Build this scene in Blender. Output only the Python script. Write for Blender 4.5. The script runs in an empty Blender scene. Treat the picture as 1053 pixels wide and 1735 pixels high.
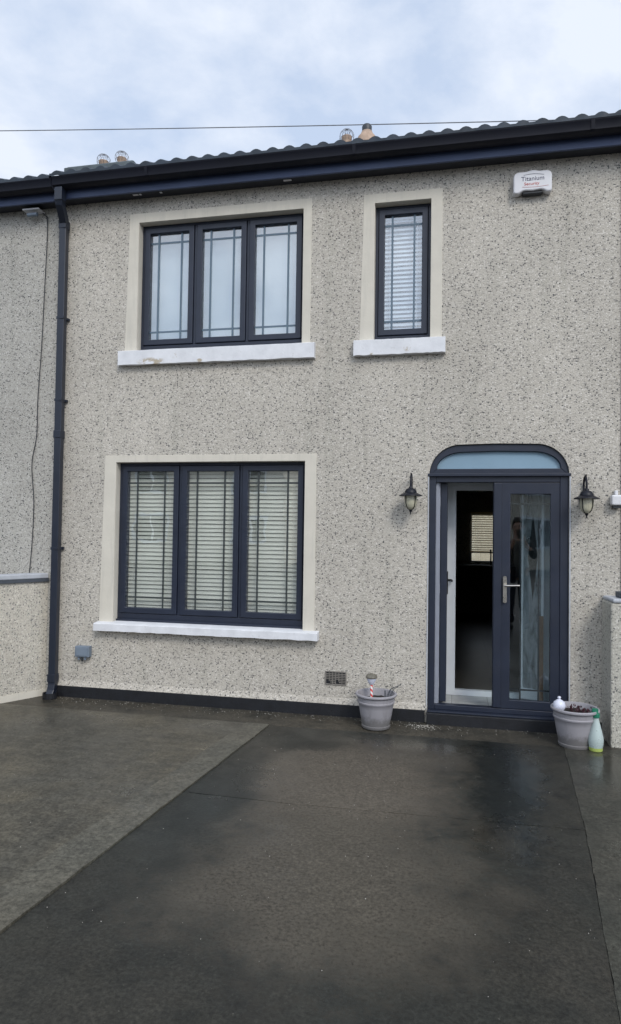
import bpy, bmesh, math, random
from mathutils import Vector, Matrix
R = math.radians
random.seed(7)
scene = bpy.context.scene
col = scene.collection

# ---------------------------------------------------------------- camera
def make_camera():
    cd = bpy.data.cameras.new('camera'); cam = bpy.data.objects.new('camera', cd); col.objects.link(cam)
    W, H, f, cx, cy = 1053.0, 1735.0, 1119.0, 535.5, 868.0
    yaw, pitch, roll = 0.2052, 0.0277, 0.0142
    fw = Vector((-math.sin(yaw)*math.cos(pitch), math.cos(yaw)*math.cos(pitch), math.sin(pitch)))
    r0 = Vector((math.cos(yaw), math.sin(yaw), 0)); u0 = r0.cross(fw)
    r = r0*math.cos(roll) + u0*math.sin(roll); u = u0*math.cos(roll) - r0*math.sin(roll)
    m = Matrix(((r.x, u.x, -fw.x, 0), (r.y, u.y, -fw.y, 0), (r.z, u.z, -fw.z, 0), (0, 0, 0, 1)))
    cam.matrix_world = Matrix.Translation((0, -5.5, 1.545)) @ m
    cd.sensor_fit = 'VERTICAL'; cd.sensor_height = 36.0; cd.lens = f/H*36.0
    cd.shift_x = (W/2-cx)/H; cd.shift_y = (cy-H/2)/H
    cd.clip_start = 0.05; cd.clip_end = 2000
    scene.camera = cam
make_camera()

# ---------------------------------------------------------------- sky, sun, exposure
SUN_EL, SUN_AZ = R(40), R(148)            # azimuth clockwise from +y : the sun stands behind the photographer
sun_dir = Vector((math.sin(SUN_AZ)*math.cos(SUN_EL), math.cos(SUN_AZ)*math.cos(SUN_EL), math.sin(SUN_EL)))
def make_world():
    w = bpy.data.worlds.new('World'); scene.world = w; w.use_nodes = True
    nt = w.node_tree; nd, lk = nt.nodes, nt.links
    for n in list(nd): nd.remove(n)
    out = nd.new('ShaderNodeOutputWorld'); bg = nd.new('ShaderNodeBackground'); bg.inputs['Strength'].default_value = 0.10
    sky = nd.new('ShaderNodeTexSky'); sky.sky_type = 'NISHITA'; sky.sun_disc = False
    sky.sun_elevation = SUN_EL; sky.sun_rotation = SUN_AZ; sky.air_density = 1.0; sky.dust_density = 1.5
    tc = nd.new('ShaderNodeTexCoord')
    mp = nd.new('ShaderNodeMapping'); mp.inputs['Scale'].default_value = (1.0, 1.0, 1.7); mp.inputs['Location'].default_value = (8.4, 2.2, 6.1)
    lk.new(tc.outputs['Generated'], mp.inputs['Vector'])
    n1 = nd.new('ShaderNodeTexNoise'); n1.inputs['Scale'].default_value = 3.6; n1.inputs['Detail'].default_value = 8; n1.inputs['Roughness'].default_value = 0.58
    n1.inputs['Distortion'].default_value = 0.15
    lk.new(mp.outputs[0], n1.inputs['Vector'])
    cr = nd.new('ShaderNodeValToRGB'); cr.color_ramp.elements[0].position = 0.40; cr.color_ramp.elements[1].position = 0.62
    cr.color_ramp.elements[0].color = (0.32, 0.32, 0.32, 1); cr.color_ramp.elements[1].color = (0.97, 0.97, 0.97, 1)
    lk.new(n1.outputs['Fac'], cr.inputs['Fac'])
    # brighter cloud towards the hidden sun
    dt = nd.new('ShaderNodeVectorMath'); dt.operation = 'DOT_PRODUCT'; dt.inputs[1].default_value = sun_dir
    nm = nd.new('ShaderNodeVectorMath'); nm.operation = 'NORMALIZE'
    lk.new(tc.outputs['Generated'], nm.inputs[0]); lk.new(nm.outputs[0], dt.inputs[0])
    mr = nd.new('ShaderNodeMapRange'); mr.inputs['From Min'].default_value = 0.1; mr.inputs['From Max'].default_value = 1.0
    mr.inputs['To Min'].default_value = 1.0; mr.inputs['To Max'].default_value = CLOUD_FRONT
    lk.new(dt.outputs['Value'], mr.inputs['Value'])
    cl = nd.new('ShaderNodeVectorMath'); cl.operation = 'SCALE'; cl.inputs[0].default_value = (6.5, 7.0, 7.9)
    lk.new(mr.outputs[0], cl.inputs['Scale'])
    blue = nd.new('ShaderNodeMixRGB'); blue.inputs['Fac'].default_value = 0.62; blue.inputs['Color2'].default_value = (4.6, 5.9, 8.1, 1)
    lk.new(sky.outputs[0], blue.inputs['Color1'])
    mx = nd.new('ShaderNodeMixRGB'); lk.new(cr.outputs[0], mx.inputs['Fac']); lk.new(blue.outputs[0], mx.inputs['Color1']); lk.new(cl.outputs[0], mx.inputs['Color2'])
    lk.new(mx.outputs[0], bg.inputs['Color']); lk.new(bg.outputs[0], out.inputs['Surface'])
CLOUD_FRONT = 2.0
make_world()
sd = bpy.data.lights.new('sun', 'SUN'); sd.energy = 1.2; sd.angle = R(19); sd.color = (1.0, 0.95, 0.88)
so = bpy.data.objects.new('sun', sd); col.objects.link(so); so.rotation_euler = (-sun_dir).to_track_quat('-Z', 'Y').to_euler()
so.location = sun_dir*30
scene.view_settings.view_transform = 'Standard'; scene.view_settings.look = 'None'
scene.view_settings.exposure = 0.4; scene.view_settings.gamma = 1.0
scene.cycles.max_bounces = 8; scene.cycles.transparent_max_bounces = 12

# ---------------------------------------------------------------- materials
def newmat(name):
    m = bpy.data.materials.new(name); m.use_nodes = True
    return m, m.node_tree.nodes, m.node_tree.links, m.node_tree.nodes['Principled BSDF']
def coord(nd, lk, scale=(1, 1, 1), loc=(0, 0, 0)):
    tc = nd.new('ShaderNodeTexCoord'); mp = nd.new('ShaderNodeMapping'); mp.inputs['Scale'].default_value = scale; mp.inputs['Location'].default_value = loc
    lk.new(tc.outputs['Object'], mp.inputs['Vector']); return mp.outputs[0]
def noise(nd, lk, vec, scale, detail=4, rough=0.55, dist=0):
    n = nd.new('ShaderNodeTexNoise'); n.inputs['Scale'].default_value = scale; n.inputs['Detail'].default_value = detail
    n.inputs['Roughness'].default_value = rough; n.inputs['Distortion'].default_value = dist; lk.new(vec, n.inputs['Vector']); return n.outputs['Fac']
def ramp(nd, lk, fac, stops, interp='LINEAR'):
    r = nd.new('ShaderNodeValToRGB'); r.color_ramp.interpolation = interp; e = r.color_ramp.elements
    while len(e) < len(stops): e.new(0.5)
    for i, (p, c) in enumerate(stops):
        e[i].position = p; e[i].color = (c[0], c[1], c[2], 1) if not isinstance(c, (int, float)) else (c, c, c, 1)
    lk.new(fac, r.inputs['Fac']); return r.outputs['Color']
def mix(nd, lk, a, b, fac, mode='MIX'):
    m = nd.new('ShaderNodeMixRGB'); m.blend_type = mode
    for s, v in ((m.inputs['Color1'], a), (m.inputs['Color2'], b), (m.inputs['Fac'], fac)):
        if hasattr(v, 'links'): lk.new(v, s)
        elif isinstance(v, (int, float)): s.default_value = v if s.name == 'Fac' or s == m.inputs['Fac'] else (v, v, v, 1)
        else: s.default_value = (v[0], v[1], v[2], 1)
    return m.outputs['Color']
def bump(nd, lk, p, h, strength=0.3, dist=0.005):
    b = nd.new('ShaderNodeBump'); b.inputs['Strength'].default_value = strength; b.inputs['Distance'].default_value = dist
    lk.new(h, b.inputs['Height']); lk.new(b.outputs[0], p.inputs['Normal'])

def plain(name, c, rough=0.5, var=0.12, scale=8, metal=0.0, bmp=0.0, spec=0.5, tr=0.0):
    m, nd, lk, p = newmat(name); v = coord(nd, lk)
    n = noise(nd, lk, v, scale, 5)
    lo = tuple(x*(1-var) for x in c); hi = tuple(min(1, x*(1+var)) for x in c)
    lk.new(ramp(nd, lk, n, [(0.3, lo), (0.7, hi)]), p.inputs['Base Color'])
    p.inputs['Metallic'].default_value = metal; p.inputs['Specular IOR Level'].default_value = spec
    lk.new(ramp(nd, lk, noise(nd, lk, v, scale*2.3, 4), [(0.3, max(0.02, rough*0.85)), (0.7, min(1, rough*1.15))]), p.inputs['Roughness'])
    if bmp: bump(nd, lk, p, noise(nd, lk, v, scale*14, 4), bmp, 0.003)
    if tr: p.inputs['Transmission Weight'].default_value = tr
    return m

def pebble(name, tint=(1.085, 1.035, 0.985), dark=1.0, seed=0.0):
    """dry dash: small pale stone chips thrown at a cream mortar, a share of them dark grey"""
    m, nd, lk, p = newmat(name); v = coord(nd, lk, loc=(seed, 0, 0))
    vw = nd.new('ShaderNodeVectorMath'); vw.operation = 'ADD'
    nz = nd.new('ShaderNodeTexNoise'); nz.inputs['Scale'].default_value = 45; nz.inputs['Detail'].default_value = 2; lk.new(v, nz.inputs['Vector'])
    sc = nd.new('ShaderNodeVectorMath'); sc.operation = 'SCALE'; sc.inputs['Scale'].default_value = 0.016
    lk.new(nz.outputs['Color'], sc.inputs[0]); lk.new(v, vw.inputs[0]); lk.new(sc.outputs[0], vw.inputs[1])
    vo = nd.new('ShaderNodeTexVoronoi'); vo.inputs['Scale'].default_value = 86; vo.inputs['Randomness'].default_value = 1.0
    lk.new(vw.outputs[0], vo.inputs['Vector'])
    sx = nd.new('ShaderNodeSeparateColor'); lk.new(vo.outputs['Color'], sx.inputs[0])
    t = lambda c: tuple(a*b for a, b in zip(c, tint))
    # share of dark chips drifts over the wall
    drift = noise(nd, lk, v, 2.2, 4, 0.6)
    d1 = nd.new('ShaderNodeMath'); d1.operation = 'MULTIPLY_ADD'; d1.inputs[1].default_value = 0.22; d1.inputs[2].default_value = -0.11
    lk.new(drift, d1.inputs[0])
    ad = nd.new('ShaderNodeMath'); ad.operation = 'ADD'; lk.new(sx.outputs[0], ad.inputs[0]); lk.new(d1.outputs[0], ad.inputs[1])
    c = ramp(nd, lk, ad.outputs[0], [(0.0, t((0.10*dark, 0.105*dark, 0.11*dark))), (0.085, t((0.22, 0.22, 0.215))), (0.17, t((0.34, 0.33, 0.31))),
                                     (0.34, t((0.45, 0.44, 0.405))), (0.62, t((0.51, 0.50, 0.47))), (0.86, t((0.60, 0.595, 0.57)))], 'CONSTANT')
    inside = ramp(nd, lk, vo.outputs['Distance'], [(0.42, 0.0), (0.62, 1.0)])
    c = mix(nd, lk, c, t((0.46, 0.45, 0.415)), inside)
    v2 = nd.new('ShaderNodeTexVoronoi'); v2.inputs['Scale'].default_value = 47; lk.new(vw.outputs[0], v2.inputs['Vector'])
    s2 = nd.new('ShaderNodeSeparateColor'); lk.new(v2.outputs['Color'], s2.inputs[0])
    few = mix(nd, lk, ramp(nd, lk, s2.outputs[1], [(0.0, 1.0), (0.045, 0.0)], 'CONSTANT'), ramp(nd, lk, v2.outputs['Distance'], [(0.33, 1.0), (0.42, 0.0)]), 1.0, 'MULTIPLY')
    c = mix(nd, lk, c, t((0.12*dark, 0.12*dark, 0.125*dark)), few)
    fine = noise(nd, lk, v, 160, 2, 0.6)
    c = mix(nd, lk, c, ramp(nd, lk, fine, [(0.3, 0.86), (0.7, 1.10)]), 1.0, 'MULTIPLY')
    big = noise(nd, lk, coord(nd, lk, (0.7, 1, 0.45), (seed+4, 0, 0)), 1.6, 5, 0.6)
    c = mix(nd, lk, c, ramp(nd, lk, big, [(0.3, (0.87, 0.87, 0.86)), (0.7, (1.07, 1.07, 1.06))]), 1.0, 'MULTIPLY')
    drip = noise(nd, lk, coord(nd, lk, (7, 1, 0.35), (seed, 0, 0.4)), 1.3, 5, 0.65)
    c = mix(nd, lk, c, ramp(nd, lk, drip, [(0.28, (0.86, 0.87, 0.86)), (0.46, (1.0, 1.0, 1.0))]), 1.0, 'MULTIPLY')
    lk.new(c, p.inputs['Base Color']); p.inputs['Roughness'].default_value = 0.85; p.inputs['Specular IOR Level'].default_value = 0.25
    inv = nd.new('ShaderNodeMath'); inv.operation = 'SUBTRACT'; inv.inputs[0].default_value = 1.0; lk.new(vo.outputs['Distance'], inv.inputs[1])
    bump(nd, lk, p, inv.outputs[0], 0.6, 0.005)
    return m

def ma2(nd, lk, x):
    n = nd.new('ShaderNodeMath'); n.operation = 'MULTIPLY'; n.inputs[1].default_value = 0.5; lk.new(x, n.inputs[0]); return n.outputs[0]
def concrete(name, base, warm, dark, wet=0.5, seed=0.0, spot=None, streak=False, bs=0.35, puddle=None):
    m, nd, lk, p = newmat(name); v = coord(nd, lk, loc=(seed, seed*0.7, 0))
    a = noise(nd, lk, v, 1.1, 6, 0.62, 0.5); b = noise(nd, lk, v, 4.5, 6, 0.65); g = noise(nd, lk, v, 60, 3, 0.7); g2 = noise(nd, lk, v, 17, 5, 0.7)
    c = mix(nd, lk, base, warm, ramp(nd, lk, a, [(0.38, 0.0), (0.62, 1.0)]))
    c = mix(nd, lk, c, dark, ramp(nd, lk, b, [(0.46, 0.0), (0.70, 0.75)]))
    if spot:                                   # worn, drier area of the slab
        vv = coord(nd, lk)
        for (sx, sy, rx, ry, cc, amt) in spot:
            s = nd.new('ShaderNodeMapping'); s.inputs['Location'].default_value = (-sx/rx, -sy/ry, 0); s.inputs['Scale'].default_value = (1/rx, 1/ry, 1); lk.new(vv, s.inputs['Vector'])
            wv = nd.new('ShaderNodeVectorMath'); wv.operation = 'ADD'
            wn = nd.new('ShaderNodeTexNoise'); wn.inputs['Scale'].default_value = 2.6; wn.inputs['Detail'].default_value = 9; wn.inputs['Roughness'].default_value = 0.66; lk.new(vv, wn.inputs['Vector'])
            ws = nd.new('ShaderNodeVectorMath'); ws.operation = 'MULTIPLY_ADD'; ws.inputs[1].default_value = (1.1, 1.1, 0); ws.inputs[2].default_value = (-0.55, -0.55, 0)
            lk.new(wn.outputs['Color'], ws.inputs[0]); lk.new(s.outputs[0], wv.inputs[0]); lk.new(ws.outputs[0], wv.inputs[1])
            ln = nd.new('ShaderNodeVectorMath'); ln.operation = 'LENGTH'; lk.new(wv.outputs[0], ln.inputs[0])
            gr = nd.new('ShaderNodeMath'); gr.operation = 'MULTIPLY_ADD'; gr.inputs[1].default_value = 0.9; lk.new(g2, gr.inputs[0]); lk.new(ln.outputs['Value'], gr.inputs[2])
            gs = nd.new('ShaderNodeMath'); gs.operation = 'MULTIPLY_ADD'; gs.inputs[1].default_value = 0.8; lk.new(g, gs.inputs[0]); lk.new(gr.outputs[0], gs.inputs[2])
            gt = nd.new('ShaderNodeMath'); gt.operation = 'SUBTRACT'; gt.inputs[1].default_value = 0.85; lk.new(gs.outputs[0], gt.inputs[0])
            c = mix(nd, lk, c, cc, ramp(nd, lk, gt.outputs[0], [(0.50, amt), (0.95, 0.0)]))
    if streak:
        st = noise(nd, lk, coord(nd, lk, (0.5, 7, 1), (seed+2, 1, 0)), 2.5, 5, 0.6)
        c = mix(nd, lk, c, ramp(nd, lk, st, [(0.3, 0.82), (0.7, 1.14)]), 1.0, 'MULTIPLY')
    c = mix(nd, lk, c, ramp(nd, lk, g, [(0.30, 0.48), (0.50, 1.0), (0.72, 1.60)]), 1.0, 'MULTIPLY')
    c = mix(nd, lk, c, ramp(nd, lk, g2, [(0.3, 0.74), (0.7, 1.24)]), 1.0, 'MULTIPLY')
    c = mix(nd, lk, c, (0.008, 0.008, 0.007), ramp(nd, lk, noise(nd, lk, v, 30, 6, 0.8), [(0.63, 0.0), (0.70, 0.55)]))
    c = mix(nd, lk, c, (0.19, 0.18, 0.15), ramp(nd, lk, noise(nd, lk, coord(nd, lk, loc=(seed+7, 3, 0)), 48, 3, 0.7), [(0.70, 0.0), (0.76, 0.45)]))
    lk.new(c, p.inputs['Base Color'])
    ro = ramp(nd, lk, noise(nd, lk, v, 1.7, 5, 0.6), [(0.35, 0.62-0.42*wet), (0.65, 0.80-0.30*wet)])
    if puddle:
        for (sx, sy, rx, ry, rr) in puddle:
            q = coord(nd, lk, (1/rx, 1/ry, 0), (-sx/rx, -sy/ry, 0)); ln = nd.new('ShaderNodeVectorMath'); ln.operation = 'LENGTH'; lk.new(q, ln.inputs[0])
            dd = nd.new('ShaderNodeMath'); dd.operation = 'MULTIPLY_ADD'; dd.inputs[1].default_value = 1.4; lk.new(noise(nd, lk, v, 5, 6, 0.65), dd.inputs[0]); lk.new(ln.outputs['Value'], dd.inputs[2])
            ro = mix(nd, lk, ro, rr, ramp(nd, lk, ma2(nd, lk, dd.outputs[0]), [(0.45, 1.0), (0.75, 0.0)]))
    lk.new(ro, p.inputs['Roughness'])
    p.inputs['Specular IOR Level'].default_value = 0.35
    bump(nd, lk, p, mix(nd, lk, g, b, 0.35), bs, 0.004)
    return m

def glass(name, tint=(0.95, 0.96, 0.95), f0=0.085, rough=0.0, wob=0.02):
    m, nd, lk, p = newmat(name); nd.remove(p); out = nd['Material Output']
    tr = nd.new('ShaderNodeBsdfTransparent'); tr.inputs[0].default_value = (*tint, 1)
    gl = nd.new('ShaderNodeBsdfGlossy'); gl.inputs['Roughness'].default_value = rough; gl.inputs['Color'].default_value = (0.95, 0.97, 1, 1)
    ge = nd.new('ShaderNodeNewGeometry'); dt = nd.new('ShaderNodeVectorMath'); dt.operation = 'DOT_PRODUCT'
    lk.new(ge.outputs['Incoming'], dt.inputs[0]); lk.new(ge.outputs['Normal'], dt.inputs[1])
    def ma(op, x, y):
        n = nd.new('ShaderNodeMath'); n.operation = op
        for i, q in enumerate((x, y)):
            if hasattr(q, 'links'): lk.new(q, n.inputs[i])
            else: n.inputs[i].default_value = q
        return n
    fr = ma('ADD', ma('MULTIPLY', ma('POWER', ma('SUBTRACT', 1.0, ma('ABSOLUTE', dt.outputs['Value'], 0).outputs[0]).outputs[0], 5.0).outputs[0], 0.9).outputs[0], f0)
    b = nd.new('ShaderNodeBump'); b.inputs['Strength'].default_value = wob; b.inputs['Distance'].default_value = 0.05
    lk.new(noise(nd, lk, coord(nd, lk), 3.0, 2), b.inputs['Height']); lk.new(b.outputs[0], gl.inputs['Normal'])
    mx = nd.new('ShaderNodeMixShader'); lk.new(fr.outputs[0], mx.inputs[0]); lk.new(tr.outputs[0], mx.inputs[1]); lk.new(gl.outputs[0], mx.inputs[2])
    lk.new(mx.outputs[0], out.inputs['Surface'])
    return m

def stained_sill(name):
    m, nd, lk, p = newmat(name); v = coord(nd, lk)
    c = ramp(nd, lk, noise(nd, lk, v, 9, 6, 0.6), [(0.3, (0.62, 0.63, 0.65)), (0.7, (0.74, 0.75, 0.77))])
    rust = ramp(nd, lk, noise(nd, lk, v, 13, 6, 0.7, 0.6), [(0.46, 0.0), (0.56, 0.85)])
    zone = 0.0
    for (sx, sz, rx, rz) in ((-2.66, 3.035, 0.15, 0.045), (-2.44, 3.085, 0.05, 0.03), (-0.385, 3.07, 0.035, 0.04), (-2.20, 3.03, 0.03, 0.02), (-0.68, 3.04, 0.02, 0.03)):
        q = coord(nd, lk, (1/rx, 0, 1/rz), (-sx/rx, 0, -sz/rz)); ln = nd.new('ShaderNodeVectorMath'); ln.operation = 'LENGTH'; lk.new(q, ln.inputs[0])
        zone = mix(nd, lk, zone, 1.0, ramp(nd, lk, ln.outputs['Value'], [(0.55, 1.0), (1.0, 0.0)]))
    c = mix(nd, lk, c, (0.36, 0.29, 0.18), mix(nd, lk, rust, zone, 1.0, 'MULTIPLY'))
    c = mix(nd, lk, c, (0.45, 0.45, 0.44), ramp(nd, lk, noise(nd, lk, v, 38, 4, 0.6), [(0.62, 0.0), (0.72, 0.5)]))
    lk.new(c, p.inputs['Base Color']); p.inputs['Roughness'].default_value = 0.6
    bump(nd, lk, p, noise(nd, lk, v, 40, 4), 0.35, 0.004)
    return m

def weathered(name, c, dirt, rough, amt=0.5, bmp=0.0, low=None):
    m, nd, lk, p = newmat(name); v = coord(nd, lk)
    a = ramp(nd, lk, noise(nd, lk, v, 5, 6, 0.62), [(0.3, tuple(x*0.93 for x in c)), (0.7, tuple(min(1, x*1.05) for x in c))])
    st = noise(nd, lk, coord(nd, lk, (14, 14, 1.1)), 1.2, 6, 0.68)
    a = mix(nd, lk, a, dirt, ramp(nd, lk, st, [(0.52, 0.0), (0.74, amt)]))
    a = mix(nd, lk, a, dirt, ramp(nd, lk, noise(nd, lk, v, 26, 6, 0.75), [(0.60, 0.0), (0.72, amt)]))
    if low:
        sep = nd.new('ShaderNodeSeparateXYZ'); lk.new(v, sep.inputs[0])
        ad = nd.new('ShaderNodeMath'); ad.operation = 'MULTIPLY_ADD'; ad.inputs[1].default_value = -0.12; lk.new(noise(nd, lk, v, 30, 5, 0.7), ad.inputs[0]); lk.new(sep.outputs[2], ad.inputs[2])
        a = mix(nd, lk, a, dirt, ramp(nd, lk, ad.outputs[0], [(0.0, 0.8), (low, 0.0)]))
    lk.new(a, p.inputs['Base Color']); p.inputs['Roughness'].default_value = rough
    if bmp: bump(nd, lk, p, noise(nd, lk, v, 60, 5), bmp, 0.003)
    return m
def stripes(name, a, b, freq):
    m, nd, lk, p = newmat(name)
    w = nd.new('ShaderNodeTexWave'); w.inputs['Scale'].default_value = freq; w.bands_direction = 'DIAGONAL'
    lk.new(coord(nd, lk), w.inputs['Vector'])
    lk.new(ramp(nd, lk, w.outputs['Fac'], [(0.48, a), (0.52, b)]), p.inputs['Base Color']); p.inputs['Roughness'].default_value = 0.35
    return m

def tile_floor(name, c, grout, size, rough):
    m, nd, lk, p = newmat(name); v = coord(nd, lk)
    br = nd.new('ShaderNodeTexBrick'); br.offset = 0.0; br.inputs['Scale'].default_value = 1/size; br.inputs['Mortar Size'].default_value = 0.012
    br.inputs['Brick Width'].default_value = 1; br.inputs['Row Height'].default_value = 1
    br.inputs['Color1'].default_value = (*c, 1); br.inputs['Color2'].default_value = (c[0]*0.9, c[1]*0.9, c[2]*0.9, 1); br.inputs['Mortar'].default_value = (*grout, 1)
    lk.new(v, br.inputs['Vector'])
    cc = mix(nd, lk, br.outputs['Color'], ramp(nd, lk, noise(nd, lk, v, 6, 6, 0.65, 1), [(0.3, 0.75), (0.7, 1.1)]), 1.0, 'MULTIPLY')
    lk.new(cc, p.inputs['Base Color']); p.inputs['Roughness'].default_value = rough
    return m

def etched(name):
    """frosted door glass with a clear pointed oval in the middle"""
    m, nd, lk, p = newmat(name); nd.remove(p); out = nd['Material Output']
    v = coord(nd, lk, (1, 1, 1))
    sep = nd.new('ShaderNodeSeparateXYZ'); lk.new(v, sep.inputs[0])
    def ma(op, a, b=None, c=None):
        n = nd.new('ShaderNodeMath'); n.operation = op
        for i, q in enumerate((a, b, c)):
            if q is None: continue
            if hasattr(q, 'links'): lk.new(q, n.inputs[i])
            else: n.inputs[i].default_value = q
        return n.outputs[0]
    zz = ma('ABSOLUTE', ma('SUBTRACT', sep.outputs[2], 1.35)); xx = ma('ABSOLUTE', sep.outputs[0])
    oval = ma('ADD', ma('MULTIPLY', zz, 1/0.40), ma('MULTIPLY', xx, 1/0.045))
    fr = noise(nd, lk, coord(nd, lk, (9, 9, 2.2)), 1.6, 4, 0.6, 0.8)
    frost = ramp(nd, lk, fr, [(0.35, 0.25), (0.6, 0.9)])
    fac = mix(nd, lk, 0.04, frost, ramp(nd, lk, oval, [(0.9, 0.0), (1.0, 1.0)]))
    tr = nd.new('ShaderNodeBsdfTransparent'); tr.inputs[0].default_value = (0.75, 0.85, 0.85, 1)
    df = nd.new('ShaderNodeBsdfDiffuse'); df.inputs[0].default_value = (0.46, 0.48, 0.49, 1)
    mx = nd.new('ShaderNodeMixShader'); lk.new(fac, mx.inputs[0]); lk.new(tr.outputs[0], mx.inputs[1]); lk.new(df.outputs[0], mx.inputs[2])
    lk.new(mx.outputs[0], out.inputs['Surface']); return m

def sunblind(name):
    m, nd, lk, p = newmat(name); out = nd['Material Output']; p.inputs['Base Color'].default_value = (0.75, 0.68, 0.50, 1)
    t = nd.new('ShaderNodeBsdfTranslucent'); t.inputs[0].default_value = (0.85, 0.75, 0.55, 1)
    mx = nd.new('ShaderNodeMixShader'); mx.inputs[0].default_value = 0.75
    lk.new(p.outputs[0], mx.inputs[1]); lk.new(t.outputs[0], mx.inputs[2]); lk.new(mx.outputs[0], out.inputs['Surface']); return m
M = {}
M['dash'] = pebble('dry_dash'); M['dash_pier'] = pebble('pier_dash', (1.05, 1.03, 0.98), 1.2, 31.0); M['dash_old'] = pebble('older_dry_dash', (0.92, 0.905, 0.89), 0.9, 13.0); M['dash_cream'] = pebble('cream_dash', (1.14, 1.09, 1.02), 1.6, 29.0)
M['plaster'] = weathered('cream_plaster', (0.60, 0.565, 0.485), (0.40, 0.385, 0.34), 0.8, 0.42, 0.3)
M['anthracite'] = plain('anthracite_upvc', (0.014, 0.0195, 0.036), 0.42, 0.10, 5)
M['gasket'] = plain('black_gasket', (0.008, 0.009, 0.012), 0.6, 0.1)
M['fascia'] = plain('navy_fascia', (0.052, 0.074, 0.145), 0.5, 0.10, 3)
M['gutter'] = plain('black_gutter', (0.0045, 0.0055, 0.012), 0.55, 0.15, 4, spec=0.25)
M['soffit'] = plain('dark_soffit', (0.018, 0.020, 0.028), 0.6, 0.2, 4)
M['plinth'] = plain('black_masonry_paint', (0.006, 0.007, 0.010), 0.6, 0.35, 14, bmp=0.6)
M['tile'] = plain('dark_roof_tile', (0.024, 0.035, 0.050), 0.7, 0.35, 5, bmp=0.5)
M['sill'] = stained_sill('white_painted_sill')
M['white'] = plain('white_upvc', (0.76, 0.79, 0.82), 0.35, 0.04)
M['greywhite'] = plain('shaded_white_upvc', (0.26, 0.28, 0.33), 0.5, 0.06)  # white frame face, greyed in colour to stand for its shadow
M['whitewall'] = plain('white_paint', (0.60, 0.63, 0.66), 0.6, 0.06)
M['blind'] = plain('blind_slat', (0.82, 0.83, 0.76), 0.5, 0.05, 6)
M['blind_blue'] = plain('bathroom_blind_slat', (0.66, 0.75, 0.86), 0.5, 0.05, 6)
M['blind_sun'] = sunblind('thin_cream_slat')
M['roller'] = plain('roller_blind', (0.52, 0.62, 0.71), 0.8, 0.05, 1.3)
M['bar'] = plain('lead_bar', (0.035, 0.042, 0.042), 0.5, 0.1); M['bar_blue'] = plain('blue_bar', (0.10, 0.15, 0.20), 0.5, 0.1)
M['pipe'] = plain('navy_pipe', (0.012, 0.017, 0.030), 0.4, 0.10, 3)
M['glass'] = glass('window_glass', f0=0.17); M['glass_door'] = glass('door_glass', (0.86, 0.91, 0.92), 0.075)
M['fanlight'] = plain('fanlight_film', (0.23, 0.34, 0.43), 0.05, 0.14, 1.3, spec=0.9)
M['metal'] = plain('satin_nickel', (0.62, 0.58, 0.52), 0.28, 0.05, metal=1.0)
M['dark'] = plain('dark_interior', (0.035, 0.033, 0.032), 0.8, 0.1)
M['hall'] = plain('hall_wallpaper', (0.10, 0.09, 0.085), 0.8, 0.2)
M['tiles_p'] = tile_floor('porch_tiles', (0.42, 0.43, 0.42), (0.20, 0.20, 0.2), 0.30, 0.3)
M['tiles_h'] = tile_floor('hall_tiles', (0.07, 0.06, 0.05), (0.03, 0.025, 0.02), 0.40, 0.32)
M['oak'] = plain('oak_edge', (0.24, 0.14, 0.075), 0.5, 0.2)
M['etched'] = etched('etched_glass')
M['ground'] = concrete('street_concrete', (0.050, 0.050, 0.048), (0.060, 0.056, 0.050), (0.03, 0.03, 0.03), 0.4, 5)
M['drive'] = concrete('wet_dark_concrete', (0.024, 0.025, 0.021), (0.034, 0.031, 0.024), (0.010, 0.011, 0.010), 0.75, 1,
    spot=[(-0.62, -1.45, 0.85, 1.0, (0.088, 0.075, 0.058), 0.9), (-0.55, -2.55, 0.9, 0.9, (0.078, 0.068, 0.052), 0.8), (-0.2, -0.8, 0.5, 0.35, (0.070, 0.062, 0.050), 0.6), (0.32, -1.1, 0.24, 1.2, (0.009, 0.011, 0.010), 0.9), (-1.35, -1.9, 0.28, 0.9, (0.015, 0.017, 0.015), 0.8), (-1.0, -0.75, 0.35, 0.25, (0.014, 0.015, 0.013), 0.7)],
    bs=0.3, puddle=[(0.47, -1.15, 0.26, 0.80, 0.13), (0.30, -2.0, 0.35, 0.6, 0.18), (0.0, -0.62, 1.2, 0.25, 0.2), (-1.2, -1.5, 0.35, 0.8, 0.25)])
M['slab'] = concrete('damp_pale_concrete', (0.066, 0.063, 0.051), (0.088, 0.078, 0.056), (0.038, 0.037, 0.031), 0.85, 9, streak=True, bs=0.16)
M['path'] = concrete('side_path_concrete', (0.042, 0.043, 0.035), (0.052, 0.048, 0.038), (0.022, 0.024, 0.02), 0.9, 3, bs=0.14, puddle=[(1.02, -0.75, 0.25, 0.5, 0.10)])
M['rearstrip'] = concrete('edge_concrete', (0.048, 0.044, 0.035), (0.062, 0.054, 0.040), (0.014, 0.015, 0.013), 0.5, 17)
M['band'] = concrete('trowelled_edge', (0.090, 0.086, 0.068), (0.098, 0.089, 0.068), (0.062, 0.060, 0.049), 0.8, 21)
M['chip'] = plain('dash_chip', (0.42, 0.40, 0.36), 0.8, 0.3, 40)
M['pot'] = weathered('grey_plastic_pot', (0.31, 0.30, 0.32), (0.13, 0.125, 0.12), 0.5, 0.30, low=0.05)
M['soil'] = plain('potting_soil', (0.02, 0.016, 0.013), 0.95, 0.5, 40, bmp=0.8)
M['terracotta'] = plain('terracotta', (0.40, 0.29, 0.215), 0.8, 0.2, 12)
M['mortar'] = plain('stack_render', (0.09, 0.11, 0.12), 0.9, 0.3, 6, bmp=0.4)
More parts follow.
